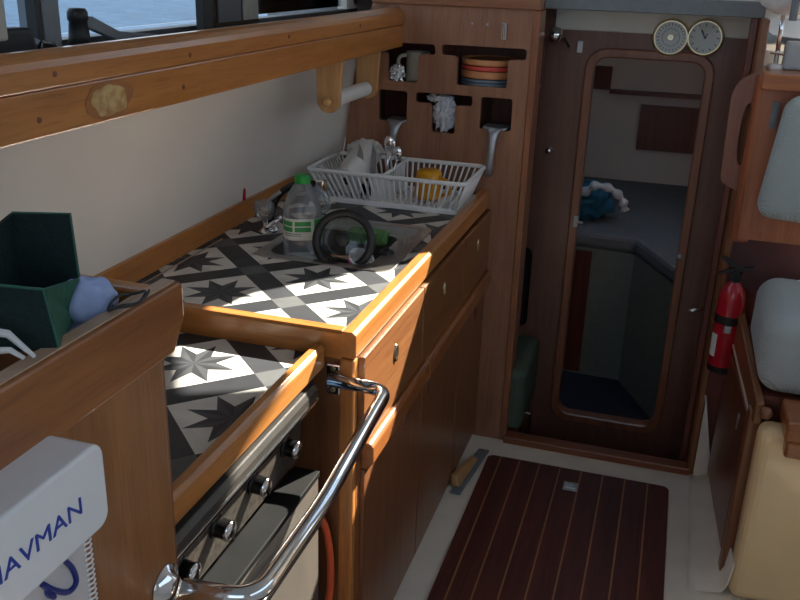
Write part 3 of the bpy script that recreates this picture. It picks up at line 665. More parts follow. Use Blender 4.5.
# nook contents
t = thing('stoneware_mug', (-.775, 2.70, 1.158), 'beige stoneware mug in the top left cut-out of the bulkhead', 'mug')
MB().lathe([(0, 0), (.036, 0), (.038, .006), (.038, .088), (.035, .088), (.035, .008), (0, .006)], (-.770, 2.705, 1.158), (0, 0, 1), 32).build('mug_body', MUG, t, smooth=False)
MB().tube(fillet([(-.802, 2.690, 1.236), (-.828, 2.682, 1.232), (-.828, 2.682, 1.178), (-.802, 2.690, 1.170)], .014), .006, 10).build('handle', MUG, t, smooth=True)
tag(MB().blob((-.826, 2.662, 1.182), (.022, .020, .024), .5, 22, 4, 4).build('foil_ball', FOIL, base=(-.826, 2.662, 1.158)), 'crumpled ball of kitchen foil beside the stoneware mug', 'foil')
z = 1.159
specs = [('dinner_plate', BLUEG, .010, 'blue grey plate at the bottom of the stack in the wide cut-out'), ('dinner_plate', BLUEG, .010, 'blue grey plate second from the bottom of the stack, under the orange bowls'),
         ('cereal_bowl', ORANGE, .024, 'orange bowl under the red one in the bulkhead stack'), ('cereal_bowl', REDG, .014, 'red bowl between the two orange bowls in the stack'), ('cereal_bowl', ORANGE, .020, 'topmost orange bowl of the stack in the wide cut-out')]
for nm, mt, h, lb_ in specs:
    o = MB().lathe([(0, 0), (.072, 0), (.084, h*.12), (.086, h*.3), (.086, h*.94), (.083, h*.99), (.079, h*.8), (0, h*.7)], (-.556, 2.745, z), (0, 0, 1), 48).build(nm, mt, smooth=False, base=(-.556, 2.745, z)); tag(o, lb_, 'plate' if 'plate' in nm else 'bowl'); z += h
m = MB(); m.blob((-.667, 2.665, 1.070), (.034, .024, .048), .45, 12, 4, 6); m.blob((-.690, 2.675, 1.115), (.040, .02, .014), .4, 10, 3, 2)
tag(m.build('plastic_bag', BAG, smooth=False, base=(-.667, 2.66, 1.02)), 'crumpled white plastic bag stuffed in the T shaped cut-out', 'bag')

# kitchen roll holder under the rail
t = thing('roll_holder', (-.86, 2.3, 1.26), 'pale wooden roll holder hanging under the teak rail', 'holder')
for y in (2.165, 2.465):
    m = MB(); pts = [(-.890, 1.264), (-.817, 1.264)]+[(-.855+.032*math.cos(a), 1.160+.032*math.sin(a)) for a in [PI*.06-PI*1.12*k/14 for k in range(15)]]
    m.prism([(x, y, z) for x, z in pts], (0, .016, 0))
    # plates stand athwart the rail
    m.build('arm', PALE_Z, t, bevel=.003)
MB().tube([(-.855, 2.150, 1.158), (-.855, 2.49, 1.158)], .0105, 16).build('dowel', PALE_Z, t, smooth=False)
MB().lathe([(0, .006), (.008, .004), (.0125, 0), (.0125, -.008), (0, -.008)], (-.855, 2.150, 1.158), (0, -1, 0), 20).build('dowel_knob', PALE_Z, t, smooth=True)
tag(MB().lathe([(.0125, 0), (.020, 0), (.020, .268), (.0125, .268), (.0125, 0)], (-.855, 2.187, 1.158), (0, 1, 0), 28).build('paper_roll', WHITEC, base=(-.855, 2.187, 1.158)), 'nearly finished white paper roll on the wooden holder', 'paper roll')

# ------------------------------------------------------------------ cooker
t = thing('cooker', (-.8, 1.1, .1), 'black and stainless gimballed cooker under the lower worktop', 'cooker')
MB().box(-.98, -.618, .85, 1.372, .12, .70).build('body', BLACKG, t)
MB().prism([(-.598, .85, .735), (-.598, .85, .770), (-.566, .85, .768), (-.560, .85, .758), (-.560, .85, .742), (-.566, .85, .735)], (0, .522, 0)).build('hob_edge', plain('hob_enamel', (.05, .045, .04, 1), .3, .2), t, bevel=.002)
MB().box(-.563, -.5585, .85, 1.372, .7335, .7405).build('hob_trim', CHROME, t, bevel=.001)
MB().hexa([(-.617, .85, .605), (-.600, .85, .605), (-.600, 1.372, .605), (-.617, 1.372, .605), (-.617, .85, .735), (-.590, .85, .735), (-.590, 1.372, .735), (-.617, 1.372, .735)]).build('control_panel', plain('bronzed_panel', (.065, .052, .042, 1), .5, .4, var=.45, scale=90), t)
for y in (.925, 1.035, 1.165, 1.295):
    k = MB().lathe([(.020, 0), (.020, .004), (.0165, .007), (.0160, .026), (0, .026)], (-.5965, y, .672), (1, 0, -.12), 28).build('control_knob', BLACKG, t)
    MB().lathe([(.0172, .024), (.0172, .029), (.012, .032), (0, .032)], (-.5965, y, .672), (1, 0, -.12), 28).build('chrome_cap', CHROME, k, smooth=True)
    MB().box(-.5655, -.563, y-.003, y+.003, .656, .680).build('knob_grip', BLACKG, k, bevel=.001)
d = MB().box(-.600, -.548, .85, 1.345, .14, .590).build('oven_door', plain('oven_door_steel', (.13, .108, .09, 1), .5, .3, var=.08, scale=12), t, bevel=.004)
MB().box(-.600, -.546, .85, 1.347, .588, .600).build('door_top_edge', plain('matt_black_enamel', srgb(16, 15, 15), .7, Specular_IOR_Level=.15), d, bevel=.002)
MB().tube(fillet([(-.548, .90, .535), (-.524, .90, .535), (-.524, 1.29, .535), (-.548, 1.29, .535)], .012), .008, 10).build('door_handle', BLACKG, d, smooth=True)
m = MB(); 
for i, y in enumerate((.868, .872, .876)): m.box(-.5925, -.5905, y, y+.0022, .70, .712)
m.build('makers_plate', LABELW, t)
MB().tube([(-.590, .885, .70), (-.580, .885, .70)], .004, 8).build('igniter_button', CHROME, t)
tag(MB().tube(smooth_path([(-.62, 1.39, .50), (-.585, 1.395, .485), (-.558, 1.405, .43), (-.548, 1.408, .34), (-.552, 1.405, .25), (-.575, 1.40, .15), (-.60, 1.39, .05), (-.61, 1.39, .008)]), .0075, 12).build('gas_hose', HOSE, smooth=True, base=(-.56, 1.4, .01)), 'orange rubber gas hose looping beside the cooker', 'hose')
knob(-.62, 1.434, .690, 'small brass knob on the panel at the cooker end', .012, (0, -1, 0), BRASS, 'panel_knob')
struct(MB().box(-.60, -.50, -.4, 1.43, -.02, .004).build('trim_16', SOLEGRP))

# hand rail
t = thing('safety_rail', (-.45, 1.1, .74), 'bent chrome safety rail in front of the cooker', 'hand rail')
MB().tube(fillet([(-.556, 1.417, .757), (-.443, 1.423, .752), (-.422, 1.05, .742), (-.424, .828, .740), (-.520, .816, .740)], .038, 10), .0133, 18).build('rail_tube', CHROME, t, smooth=True)
MB().box(-.566, -.538, 1.426, 1.4335, .722, .785).build('far_bracket', CHROME, t, bevel=.003)
MB().lathe([(0, 0), (.030, 0), (.030, .003), (.020, .008), (.015, .016), (0, .016)], (-.5445, .812, .740), (1, 0, 0), 28).build('near_flange', CHROME, t, smooth=True)
for z in (.732, .776): MB().lathe([(0, .002), (.0045, .002), (.005, 0)], (-.552, 1.426, z), (0, -1, 0), 12).build('screw', BRASS, t)

# ------------------------------------------------------------------ wooden locker in the left foreground
t = thing('companionway_locker', (-.8, .6, 0), 'open topped wooden locker in the left foreground', 'locker')
MB().box(-.565, -.545, .12, .844, 0, 1.13).build('side_panel', wood('locker_panel', srgb(156, 104, 60), srgb(130, 82, 44), 'Z', coat=.2), t, bevel=.003)
MB().prism([(-.530, .12, 1.140), (-.530, .870, 1.140), (-.530, .876, 1.133), (-.530, .876, 1.094), (-.530, .850, 1.056), (-.530, .12, 1.056)], (-.022, 0, 0)).build('rim_board', wood('rim_wood', srgb(152, 94, 50), srgb(122, 70, 34), 'Y', coat=.35), t, bevel=.004)
MB().box(-1.02, -.546, .830, .848, 0, 1.13).build('end_panel', MAH_Z, t)
MB().box(-1.02, -.552, .827, .850, 1.105, 1.140).build('far_rim', TEAK_X, t, bevel=.004)
MB().box(-1.0, -.56, .12, .82, .98, .995).build('locker_bottom', DARKW, t)
MB().box(-1.02, -1.0, .12, .828, 0, 1.13).build('back_panel', MAH_Z, t)
MB().box(-.551, -.5345, .12, .864, 1.1405, 1.1425).build('worn_edge', plain('worn_wood', srgb(170, 140, 116), .6, scale=80), t)

# green fabric box leaning in the locker
def W(x, y, Y):   # point where the viewing ray of the layout plan meets athwart plane Y
    d = f_+r_*((x-400)/887.5)-u_*((y-300)/887.5); s = Y/d.y; return Vector((d.x*s, Y, 1.5+d.z*s))
FLt, FRt, FRb, FLb = W(12, 213, .76), W(70, 214, .775), W(79, 279, .765), W(18, 277, .75)
NLt, NRt, NRb, NLb = W(-70, 279, .62), W(43, 290, .665), W(58, 348, .655), W(-60, 352, .61)
FBr, FBl = W(74, 318, .755), W(20, 320, .75)
t = thing('fabric_storage_box', tuple((NRb+FBr)/2), 'dark green fabric storage box standing open in the wooden locker', 'storage box')
def slab(nm, pts, th=.004, mat=GREENF):
    m = MB(); m._f([m.bm.verts.new(p) for p in pts]); return m.build(nm, mat, t, solid=th)
slab('back_flap', [FLt, FRt, FRb, FBr, FBl])
slab('left_side', [FLt, FBl, NLb, NLt])
slab('front_side', [NLt, NRt, NRb, NLb])
slab('right_side', [NRt, FRb, FBr, NRb], mat=plain('lit_green_fabric', srgb(30, 84, 62), .8, var=.3, scale=120))  # lighter green paints the light falling on this side of the box
slab('bottom', [NRb, FBr, FBl, NLb])
m = MB(); m.tube([NLt, NRt, NRb], .0022, 6); m.tube([FLt, FRt, FRb], .0018, 6); m.tube([FRb, NRt], .0016, 6); m.build('piping', plain('green_piping', srgb(44, 92, 76), .8), t)
tag(MB().blob((-.588, .770, 1.136), (.034, .034, .034), .14, 5, 5, 21).build('folded_cloth', BLUEC, smooth=True, base=(-.592, .765, 1.10)), 'pale blue cloth bundled beside the green fabric box', 'cloth')
m = MB(); lp = []
for k in range(40):
    a = 2*PI*k/40; lp.append(Vector((-.540+.012*math.sin(a), .776+.028*math.cos(a)*1.1, 1.1475+.002*math.sin(3*a))))
m.tube(lp, .0016, 8, closed=True); m.tube([p+Vector((.003, .003, .002)) for p in lp[4:26]], .0014, 8)
tag(m.build('cord_loop', BLACK, smooth=True, base=(-.54, .776, 1.143)), 'thin black cord loop lying on the locker rim', 'cord')
m = MB(); m.tube([W(-20, 330, .60), W(8, 334, .62), W(22, 346, .62), W(34, 356, .61)], [.0045, .004, .003, .002], 8); m.tube([W(-20, 352, .60), W(10, 350, .61), W(24, 358, .61)], [.005, .003, .002], 8)
tag(m.build('white_straps', WHITEC, smooth=True, base=tuple(W(8, 345, .60))), 'loose white straps lying below the green fabric box', 'strap')

# white instrument case with blue lettering
t = thing('instrument_case', (-.51, .45, .97), 'white instrument case with blue lettering on the locker side', 'instrument')
m = MB(); prof = rrect(-.20, .631, .974, 1.066, .016, 6)
m.prism([(-.545, y, z) for y, z in prof], (.066, 0, 0)); m.build('case', WGLOSS, t, bevel=.004, seg=3)
def text(s, size, mat, parent, nm, M, ext=.0006, sx=1.0):
    cu = bpy.data.curves.new(nm, 'FONT'); cu.body = s; cu.size = size; cu.extrude = ext; cu.align_x = 'RIGHT'; cu.space_character = 1.0
    o = bpy.data.objects.new(nm, cu); C.objects.link(o); bpy.context.view_layer.update()
    me = bpy.data.meshes.new_from_object(o.evaluated_get(bpy.context.evaluated_depsgraph_get())); C.objects.unlink(o); bpy.data.objects.remove(o)
    me.name = nm
    for v in me.vertices: v.co.x *= sx
    me.transform(M); me.materials.clear(); me.materials.append(mat)
    p = bpy.data.objects.new(nm, me); C.objects.link(p); p.parent = parent
    off = Vector(parent['_o']); me.transform(Matrix.Translation(-off)); return p
MT = Matrix(((0, 0, 1, -.4786), (1, 0, 0, .5925), (0, 1, 0, 1.0095), (0, 0, 0, 1)))
text('NAVMAN', .0250, BLUEINK, t, 'lettering', MT, .0004, 1.22)
# spiral bound booklet under it
t = thing('spiral_booklet', (-.542, .56, .80), 'white spiral bound booklet with navy swirl under the white case', 'booklet')
MB().box(-.545, -.535, .40, .660, .74, .972).build('pages', PAPER, t, bevel=.001)
m = MB()
for k in range(34): zz = .745+k*.0065; m.tube([(-.5345, .655, zz), (-.532, .662, zz), (-.5345, .668, zz)], .0012, 6)
m.build('spiral_binding', WPLAST, t)
def WX(x, y, X=-.5335):
    d = f_+r_*((x-400)/887.5)-u_*((y-300)/887.5); s = X/d.x; return Vector((X, d.y*s, 1.5+d.z*s))
m = MB(); m.tube(smooth_path([WX(54, 597), WX(48, 594), WX(47, 588), WX(42, 584), WX(54, 590), WX(68, 592), WX(76, 582), WX(72, 568), WX(62, 558), WX(50, 545)]), .0032, 8)
m.build('navy_swirl', NAVYINK, t)

# ------------------------------------------------------------------ sole hatch
t = thing('sole_hatch', (-.14, 1.7, 0), 'dark striped wooden sole hatch set in the cream floor', 'hatch')
MB().prism([(x, y, 0) for x, y in rrect(-.428, .140, .8, 2.515, .022, 5)], (0, 0, .010)).build('board', SOLE, t, bevel=.0015)
m = MB()
for x in (-.386, -.324, -.260, -.195, -.128, -.061, .007, .076): m.box(x-.0024, x+.0024, .81, 2.510, .0098, .0104)
m.build('inlay_strips', INLAY, t)
m = MB(); m.box(-.172, -.128, 2.385, 2.432, .0100, .0135); rp = m.build('lifting_ring', GREYM, t, bevel=.002)
MB().box(-.160, -.140, 2.414, 2.427, .0135, .0165).build('ring_tab', CHROME, rp, bevel=.001)
MB().box(-.166, -.134, 2.393, 2.399, .0135, .0155).build('ring_slot', LABELW, rp)
t = thing('door_stop_strap', (-.465, 2.40, 0), 'grey strip with wooden wedge on the sole beside the galley doors', 'door stop')
MB().hexa([(-.495, 2.26, 0), (-.462, 2.26, 0), (-.432, 2.545, 0), (-.468, 2.545, 0), (-.495, 2.26, .008), (-.462, 2.26, .008), (-.432, 2.545, .008), (-.468, 2.545, .008)]).build('strip', GREYP, t, bevel=.003)
MB().hexa([(-.498, 2.29, .008), (-.472, 2.29, .008), (-.452, 2.47, .008), (-.478, 2.47, .008), (-.502, 2.29, .050), (-.486, 2.29, .050), (-.458, 2.47, .018), (-.478, 2.47, .018)]).build('wedge', PALE_Z, t, bevel=.004)
MB().lathe([(0, .004), (.006, .004), (.007, 0)], (-.450, 2.525, .008), (0, 0, 1), 12).build('screw', CHROME, t)

# ------------------------------------------------------------------ starboard side
# cream cove between sole and locker
struct(MB().grid([[(.20+.0*k, y, .0), (.225, y, .002), (.250+(2.63-y)*.05, y, .012), (.262+(2.63-y)*.05, y, .04), (.268+(2.63-y)*.05, y, .10)] for k, y in enumerate((2.04, 2.2, 2.4, 2.55, 2.634))]).build('trim_17', SOLEGRP, smooth=True, solid=.004))
struct(MB().prism([(.212, YB-.014, .0), (.258, YB-.014, .0), (.258, YB-.014, .05), (.212, YB-.014, .285)], (0, .012, 0)).build('trim_18', SOLEGRP))
struct(MB().tube([(.2575, YB-.018, .04), (.208, YB-.018, .288)], .0025, 6).build('trim_19', WPLAST))
t = thing('settee_locker', (.4, 2.35, 0), 'wooden settee locker with raised rail under the grey cushion', 'locker')
LX = lambda y: .252+(2.636-y)*.065
def wall(y0, y1, z0, z1, o0, o1):   # slab that follows the locker face; o = offsets into the room (-) / outboard (+)
    return [(LX(y0)+o0, y0, z0), (LX(y0)+o1, y0, z0), (LX(y1)+o1, y1, z0), (LX(y1)+o0, y1, z0), (LX(y0)+o0, y0, z1), (LX(y0)+o1, y0, z1), (LX(y1)+o1, y1, z1), (LX(y1)+o0, y1, z1)]
MB().hexa(wall(2.135, 2.634, .03, .50, 0, .018)).build('side_panel', DARKW, t)
d = MB().hexa(wall(2.165, 2.58, .06, .47, -.008, 0)).build('locker_door', wood('locker_door', srgb(120, 66, 42), srgb(92, 46, 30), 'Z', coat=.3), t, bevel=.002)
m = MB(); m.lathe([(.0, .0005), (.009, .0005), (.011, .003), (.015, .003), (.0165, .0)], (0, 0, 0), (-1, 0, 0), 24)
for v in m.bm.verts: v.co = Vector((LX(2.25)-.008+v.co.x, 2.25+v.co.y*.8, .40+v.co.z*1.5))
m.build('finger_pull', GREYM, d, smooth=True)
MB().hexa(wall(2.115, 2.150, .02, .50, -.010, .022)).build('corner_post', MAH_Z, t, bevel=.004)
m = MB(); p = wall(2.09, 2.634, .50, .60, -.004, .016); p[4] = (p[4][0], p[4][1], .535); p[5] = (p[5][0], p[5][1], .535); p[0] = (p[0][0], p[0][1], .475); p[1] = (p[1][0], p[1][1], .475)
m.hexa(p).build('raised_rail', MAH_Y, t, bevel=.004)
m = MB(); p = wall(2.13, 2.634, .495, .502, -.007, -.003); p[0] = (p[0][0], p[0][1], .472); p[1] = (p[1][0], p[1][1], .472); p[4] = (p[4][0], p[4][1], .479); p[5] = (p[5][0], p[5][1], .479)
m.hexa(p).build('painted_lit_edge', plain('lit_edge_tone', srgb(206, 180, 158), .5), t)  # pale strip paints the light caught along the edge under the rail
MB().tube([(LX(2.60)-.004, 2.60, .37), (LX(2.60)-.004, 2.60, .34)], .003, 6).build('catch', CHROME, t)
MB().box(.285, .90, 2.15, 2.63, .03, .53).build('carcass', DARKW, t)
tag(MB().lathe([(0, .012), (.010, .010), (.015, .002), (.015, -.006), (.0, -.006)], (.306, 2.070, .520), (-.3, -1, .2), 20).build('rail_end_knob', MAH_Z, smooth=True, base=(.303, 2.088, .50)), 'varnished wooden knob at the end of the settee rail', 'knob')
# cream moulded seat base
t = thing('moulded_seat_base', (.5, 2.1, 0), 'cream moulded seat base in the right foreground', 'seat base')
MB().box(.296, 1.0, 2.035, 2.112, 0, .492).build('shell', GRP, t, bevel=.028, seg=4)
MB().box(.352, .385, 2.031, 2.0355, .0, .010).build('drain_slot', BLACK, t)
tag(MB().box(.350, .70, 1.995, 2.034, .448, .493).box(.343, .70, 1.985, 2.122, .494, .545).build('step_tread', wood('tread', srgb(170, 104, 54), srgb(128, 68, 30), 'X', coat=.6), bevel=.008, seg=3, base=(.5, 2.05, .474)), 'varnished wooden step tread on the cream seat base', 'step')
# cushions
def cushion(nm, pts_box, label, bev):
    x0, x1, y0, y1, z0, z1 = pts_box
    o = MB().box(*pts_box).build(nm, CUSH, bevel=bev, seg=8, base=((x0+x1)/2, (y0+y1)/2, z0), smooth=True); return tag(o, label, 'cushion')
cushion('seat_cushion', (.282, .90, 2.13, 2.52, .535, .735), 'ribbed grey green seat cushion on the settee by the extinguisher', .055)
o = MB().hexa([(.240, 2.43, .900), (.90, 2.43, .86), (.90, 2.53, .86), (.240, 2.53, .900), (.272, 2.45, 1.215), (.90, 2.45, 1.22), (.90, 2.54, 1.22), (.272, 2.54, 1.215)]).build('backrest_cushion', CUSH, bevel=.04, seg=8, base=(.55, 2.49, .89), smooth=True)
tag(o, 'ribbed grey green backrest cushion against the wood panel', 'cushion')
# panel behind the backrest, ledge, column
struct(MB().box(.215, .95, 2.545, 2.565, .812, 1.222).build('wall_right_panel', wood('orange_panel', srgb(176, 108, 72), srgb(146, 84, 54), 'Z', coat=.3)))
struct(MB().box(.205, .95, 2.50, 2.76, 1.222, 1.262).build('trim_20', wood('ledge_wood', srgb(186, 112, 62), srgb(150, 82, 42), 'X', coat=.5), bevel=.006))
struct(MB().lathe([(0, 0), (.024, 0), (.026, .006), (.026, .45), (0, .45)], (.222, 2.575, .80), (0, 0, 1), 24).build('trim_21', wood('column_wood', srgb(168, 100, 66), srgb(132, 72, 46), 'Z', coat=.5), smooth=False))
struct(MB().box(.205, .95, YB-.004, YB, .64, .83).build('trim_22', plain('maroon_recess', srgb(74, 44, 46), .7)))
tag(MB().box(.244, .262, 2.538, 2.545, 1.12, 1.19).box(.248, .258, 2.535, 2.538, 1.135, 1.175).build('socket_plate', GREYP, bevel=.002, base=(.253, 2.545, 1.155)), 'grey socket plate on the wood panel beside the backrest', 'socket')
# grab board with long slot
o1 = rpoly([(.148, .955), (.143, 1.195), (.158, 1.232), (.205, 1.262), (.222, 1.262), (.222, .93), (.20, .93)], .016, 5)
hole = [(.192+.014*math.cos(a), 1.09+.085*math.sin(a)) for a in [2*PI*k/32 for k in range(32)]]
tag(MB().holed(o1, [hole], fy(2.60), .022).build('grab_board', wood('grab_board_wood', srgb(150, 96, 76), srgb(124, 72, 56), 'Z', coat=.4), bevel=.004, base=(0, 0, 0)), 'brown wooden grab board with a long slot on the right post', 'grab board')
# fire extinguisher
ex, ey, ez = .232, 2.575, .405
ax = Vector((.00, 0, 1)).normalized()
t = thing('fire_extinguisher', (ex, ey, ez), 'small red fire extinguisher strapped beside the settee locker', 'fire extinguisher')
MB().lathe([(0, .0), (.036, .0), (.0385, .006), (.0385, .22), (.034, .243), (.022, .262), (.014, .270), (.014, .280), (0, .280)], (ex, ey, ez), ax, 36).build('cylinder', RED, t, smooth=True)
MB().lathe([(.0, -.004), (.038, -.004), (.0395, .010), (.0395, .016), (.038, .016)], (ex, ey, ez), ax, 36).build('foot_ring', BLACK, t)
MB().lathe([(.0388, .150), (.041, .150), (.041, .174), (.0388, .174)], (ex, ey, ez), ax, 36).build('strap', BLACK, t)
MB().box(ex-.012, ex+.008, ey-.048, ey-.040, ez+.128, ez+.150).build('strap_buckle', GREYM, t, bevel=.002)
MB().lathe([(0, .275), (.016, .275), (.016, .300), (.010, .306), (0, .306)], (ex, ey, ez), ax, 20).build('valve', BLACK, t)
MB().lathe([(0, .0), (.015, .0), (.015, .008), (.012, .008), (.012, .004), (0, .004)], (ex-.002, ey-.016, ez+.29), (0, -1, 0), 24).build('pressure_gauge', BLACKG, t)
MB().prism([(ex-.050, ey-.008, ez+.294), (ex-.012, ey-.008, ez+.310), (ex+.045, ey-.008, ez+.322), (ex+.045, ey-.008, ez+.314), (ex-.010, ey-.008, ez+.300), (ex-.050, ey-.008, ez+.287)], (0, .016, 0)).build('lever', BLACK, t, bevel=.001)
MB().prism([(ex-.02, ey-.008, ez+.315), (ex-.045, ey-.008, ez+.338), (ex-.040, ey-.008, ez+.345), (ex+.03, ey-.008, ez+.310)], (0, .014, 0)).build('carry_handle', BLACK, t, bevel=.001)
m = MB(); rows = []
for zz in (.045, .115): rows.append([(ex+.0392*math.cos(a), ey+.0392*math.sin(a), ez+zz) for a in [-PI*.92+PI*.20*k/6 for k in range(7)]])
m.grid(rows).build('label_patch', LABELW, t)
# reddish panel low on the bulkhead with a notch
struct(MB().box(.212, .256, YB-.010, YB-.002, .28, .40).build('trim_23', plain('maroon_panel', srgb(110, 52, 44), .5)))

# things on the ledge by the windscreen
t = thing('engine_lever', (.25, 2.66, 1.262), 'chrome lever on a white pod by the windscreen', 'lever')
MB().lathe([(0, 0), (.022, 0), (.020, .012), (0, .014)], (.245, 2.66, 1.262), (0, 0, 1), 20).build('pod', WGLOSS, t, smooth=True)
MB().tube([(.245, 2.66, 1.27), (.243, 2.66, 1.36), (.242, 2.655, 1.40)], .006, 10).build('rod', CHROME, t, smooth=True)
MB().tube([(.225, 2.655, 1.305), (.275, 2.655, 1.300)], .004, 8).build('cross_bar', CHROME, t)
t = thing('rolled_canvas_cover', (.25, 2.70, 1.42), 'rolled white canvas cover with dark strap above the ledge', 'cover')
MB().blob((.26, 2.66, 1.46), (.09, .05, .062), .1, 5, 4, 5).build('canvas', WHITEC, t, smooth=True)
MB().tube([(.262+.0*k, 2.60+.0*k, 1.39+.014*k) for k in range(10)], .010, 8).build('strap', GREYP, t)
tag(MB().box(.262, .50, 2.64, 2.70, 1.262, 1.335).build('instrument_box', plain('pale_grey_case', srgb(170, 176, 178), .5), bevel=.01, seg=3, base=(.36, 2.67, 1.262)), 'pale grey instrument box on the ledge by the windscreen', 'instrument')

def under(names, host):
    h = bpy.data.objects[host]
    for n in names:
        for o in [o for o in bpy.data.objects if o.parent is None and o.name.split('.')[0] == n]:
            o.parent = h
            for k in ('category', 'label', 'group'):
                if k in o: del o[k]
under(['screw_head', 'barrel_bolt'], 'wall_front')
under(['door_knob', 'door_hinge'], 'wall_forward')
under(['doorway_latch', 'catch_button'], 'trim_7')
# ------------------------------------------------------------------ wheelhouse shell, windows, deck, sea
struct(MB().box(-1.25, 1.35, -.9, 2.85, 2.28, 2.33).build('ceiling', SKINW))
# windscreen: unseen left opening shaped to throw the galley's sun patch, sheet 3 cm thick
beam = [(-.115, 1.488), (.11, 1.525), (.40, 1.56), (.40, 2.20), (.29, 2.20), (.155, 2.04), (.05, 2.11), (-.17, 1.95), (-.229, 1.788), (-.177, 1.598)]
right = [(.205, 1.30), (.72, 1.30), (.72, 2.10), (.48, 2.10), (.48, 1.42), (.205, 1.42)]
struct(MB().holed([(-1.25, 1.43), (.19, 1.43), (.19, 1.262), (1.35, 1.262), (1.35, 2.28), (-1.25, 2.28)], [rpoly(beam, .02), rpoly(right, .04)], fy(2.74), .025).build('wall_windscreen_sun_mask', SKINW))
struct(MB().box(-.26, .43, 2.75, 2.753, 1.45, 2.24).build('window_1', PANE))
struct(MB().box(.19, 1.22, 2.755, 2.758, 1.285, 2.12).build('window_2', PANE))
struct(MB().box(-1.25, .36, 2.765, 3.30, 1.425, 1.44).box(-1.25, .36, 4.0, 5.6, 1.425, 1.44).box(-1.25, -.62, 3.30, 4.0, 1.425, 1.44).box(.22, .36, 3.30, 4.0, 1.425, 1.44).build('ceiling_coachroof', GASKET))
struct(MB().box(-.64, .24, 3.28, 4.02, 1.442, 1.45).build('window_added_hatch', frosted('added_hatch_light', (.22, .27, .33, 1))))  # unseen hatch, added to bring light into the forward cabin
struct(MB().box(.36, .72, 3.03, 5.6, 1.36, 1.44).build('trim_24', SKINW))
# starboard side of the wheelhouse
struct(MB().holed([(-.9, 0), (2.76, 0), (2.76, 2.28), (-.9, 2.28)], [rpoly([(-.5, 1.35), (2.3, 1.35), (2.3, 2.0), (-.5, 2.0)], .05)], lambda u, v, d: (1.32+d, u, v), .03).build('wall_right', SKINW))
struct(MB().box(1.33, 1.333, -.55, 2.35, 1.32, 2.03).build('window_3', PANE))
struct(MB().holed([(-1.25, 0), (1.35, 0), (1.35, 2.28), (-1.25, 2.28)], [rpoly([(-.55, 1.15), (.65, 1.15), (.65, 2.2), (-.55, 2.2)], .05)], fy(-.9), .03).build('wall_back', SKINW))
# port window band
t_ = MB()
for y0, y1 in ((-.9, -.80), (.52, .56), (1.24, 1.26), (2.72, 2.76)): t_.box(-1.02, -.99, y0, y1, 1.375, 2.28)
struct(t_.box(-1.02, -.99, -.9, 2.76, 2.05, 2.28).build('trim_25', GREYP))
struct(MB().box(-1.006, -1.003, -.88, 2.74, 1.37, 2.06).build('window_4', PANE))
struct(MB().box(-1.03, -.85, -.9, 2.74, 1.328, 1.350).box(-1.02, -.985, -.9, 2.74, 1.345, 1.362).build('trim_26', plain('dark_frame', srgb(58, 60, 62), .5)))
tag(MB().box(-1.30, -1.06, 2.75, 5.0, 1.30, 1.352).build('side_deck', GASKET, bevel=.008, base=(-1.15, 2.6, 1.33)), 'grey side deck edge outside the port window', 'deck')
# items along the window
tag(MB().hexa([(-.935, 1.08, 1.35), (-.925, 1.165, 1.35), (-.965, 1.175, 1.35), (-.965, 1.08, 1.35), (-.935, 1.08, 1.395), (-.925, 1.155, 1.392), (-.965, 1.165, 1.392), (-.965, 1.08, 1.395)]).build('black_case', BLACK, bevel=.008, seg=3, base=(-.94, 1.12, 1.35)), 'black case on the rail at the left edge', 'case')
tag(MB().box(-.93, -.915, .98, 1.088, 1.378, 1.50).build('hanging_curtain', plain('beige_curtain', srgb(176, 170, 160), .9, scale=60), bevel=.004, base=(-.92, 1.1, 1.38)), 'beige curtain edge hanging at the top left corner', 'curtain')
t = thing('window_stay', (-.95, 1.22, 1.36), 'grey upright window post beside the black latch', 'post')
MB().box(-.965, -.945, 1.205, 1.245, 1.35, 1.60).build('post_face', GREYP, t, bevel=.003)
MB().box(-.965, -.948, 1.190, 1.206, 1.35, 1.60).build('dark_seal', BLACK, t)
tag(MB().hexa([(-.935, 1.175, 1.352), (-.935, 1.225, 1.352), (-.96, 1.225, 1.352), (-.96, 1.175, 1.352), (-.935, 1.182, 1.372), (-.935, 1.215, 1.366), (-.96, 1.215, 1.366), (-.96, 1.190, 1.378)]).build('window_wedge', BLACKG, bevel=.004, base=(-.95, 1.2, 1.352)), 'black wedge at the foot of the grey window post', 'wedge')
t = thing('window_latch', (-.945, 1.29, 1.36), 'black window latch with long sloping arm', 'latch')
MB().lathe([(0, 0), (.019, 0), (.017, .020), (.0145, .042), (.0165, .044), (.0165, .056), (.013, .062), (0, .063)], (-.945, 1.288, 1.352), (0, 0, 1), 24).build('latch_body', BLACK, t, smooth=True)
MB().prism([(-.942, 1.295, 1.402), (-.942, 1.325, 1.400), (-.942, 1.40, 1.372), (-.942, 1.52, 1.360), (-.942, 1.52, 1.352), (-.942, 1.39, 1.358), (-.942, 1.32, 1.380), (-.942, 1.295, 1.385)], (-.014, 0, 0)).build('arm', GREYP, t, bevel=.002)
t = thing('window_vent', (-.95, 1.8, 1.36), 'dark framed vent box standing in the port window', 'vent')
MB().box(-.965, -.948, 1.705, 1.745, 1.355, 1.47).build('side_post', BLACK, t)
MB().box(-.965, -.948, 1.745, 1.965, 1.358, 1.46).build('frame', BLACKG, t, bevel=.003)
MB().box(-.949, -.945, 1.765, 1.87, 1.368, 1.45).build('dark_panel', DKF, t)
MB().box(-.949, -.945, 1.88, 1.955, 1.368, 1.45).build('light_panel', plain('beige_grille', srgb(140, 138, 130), .7), t)

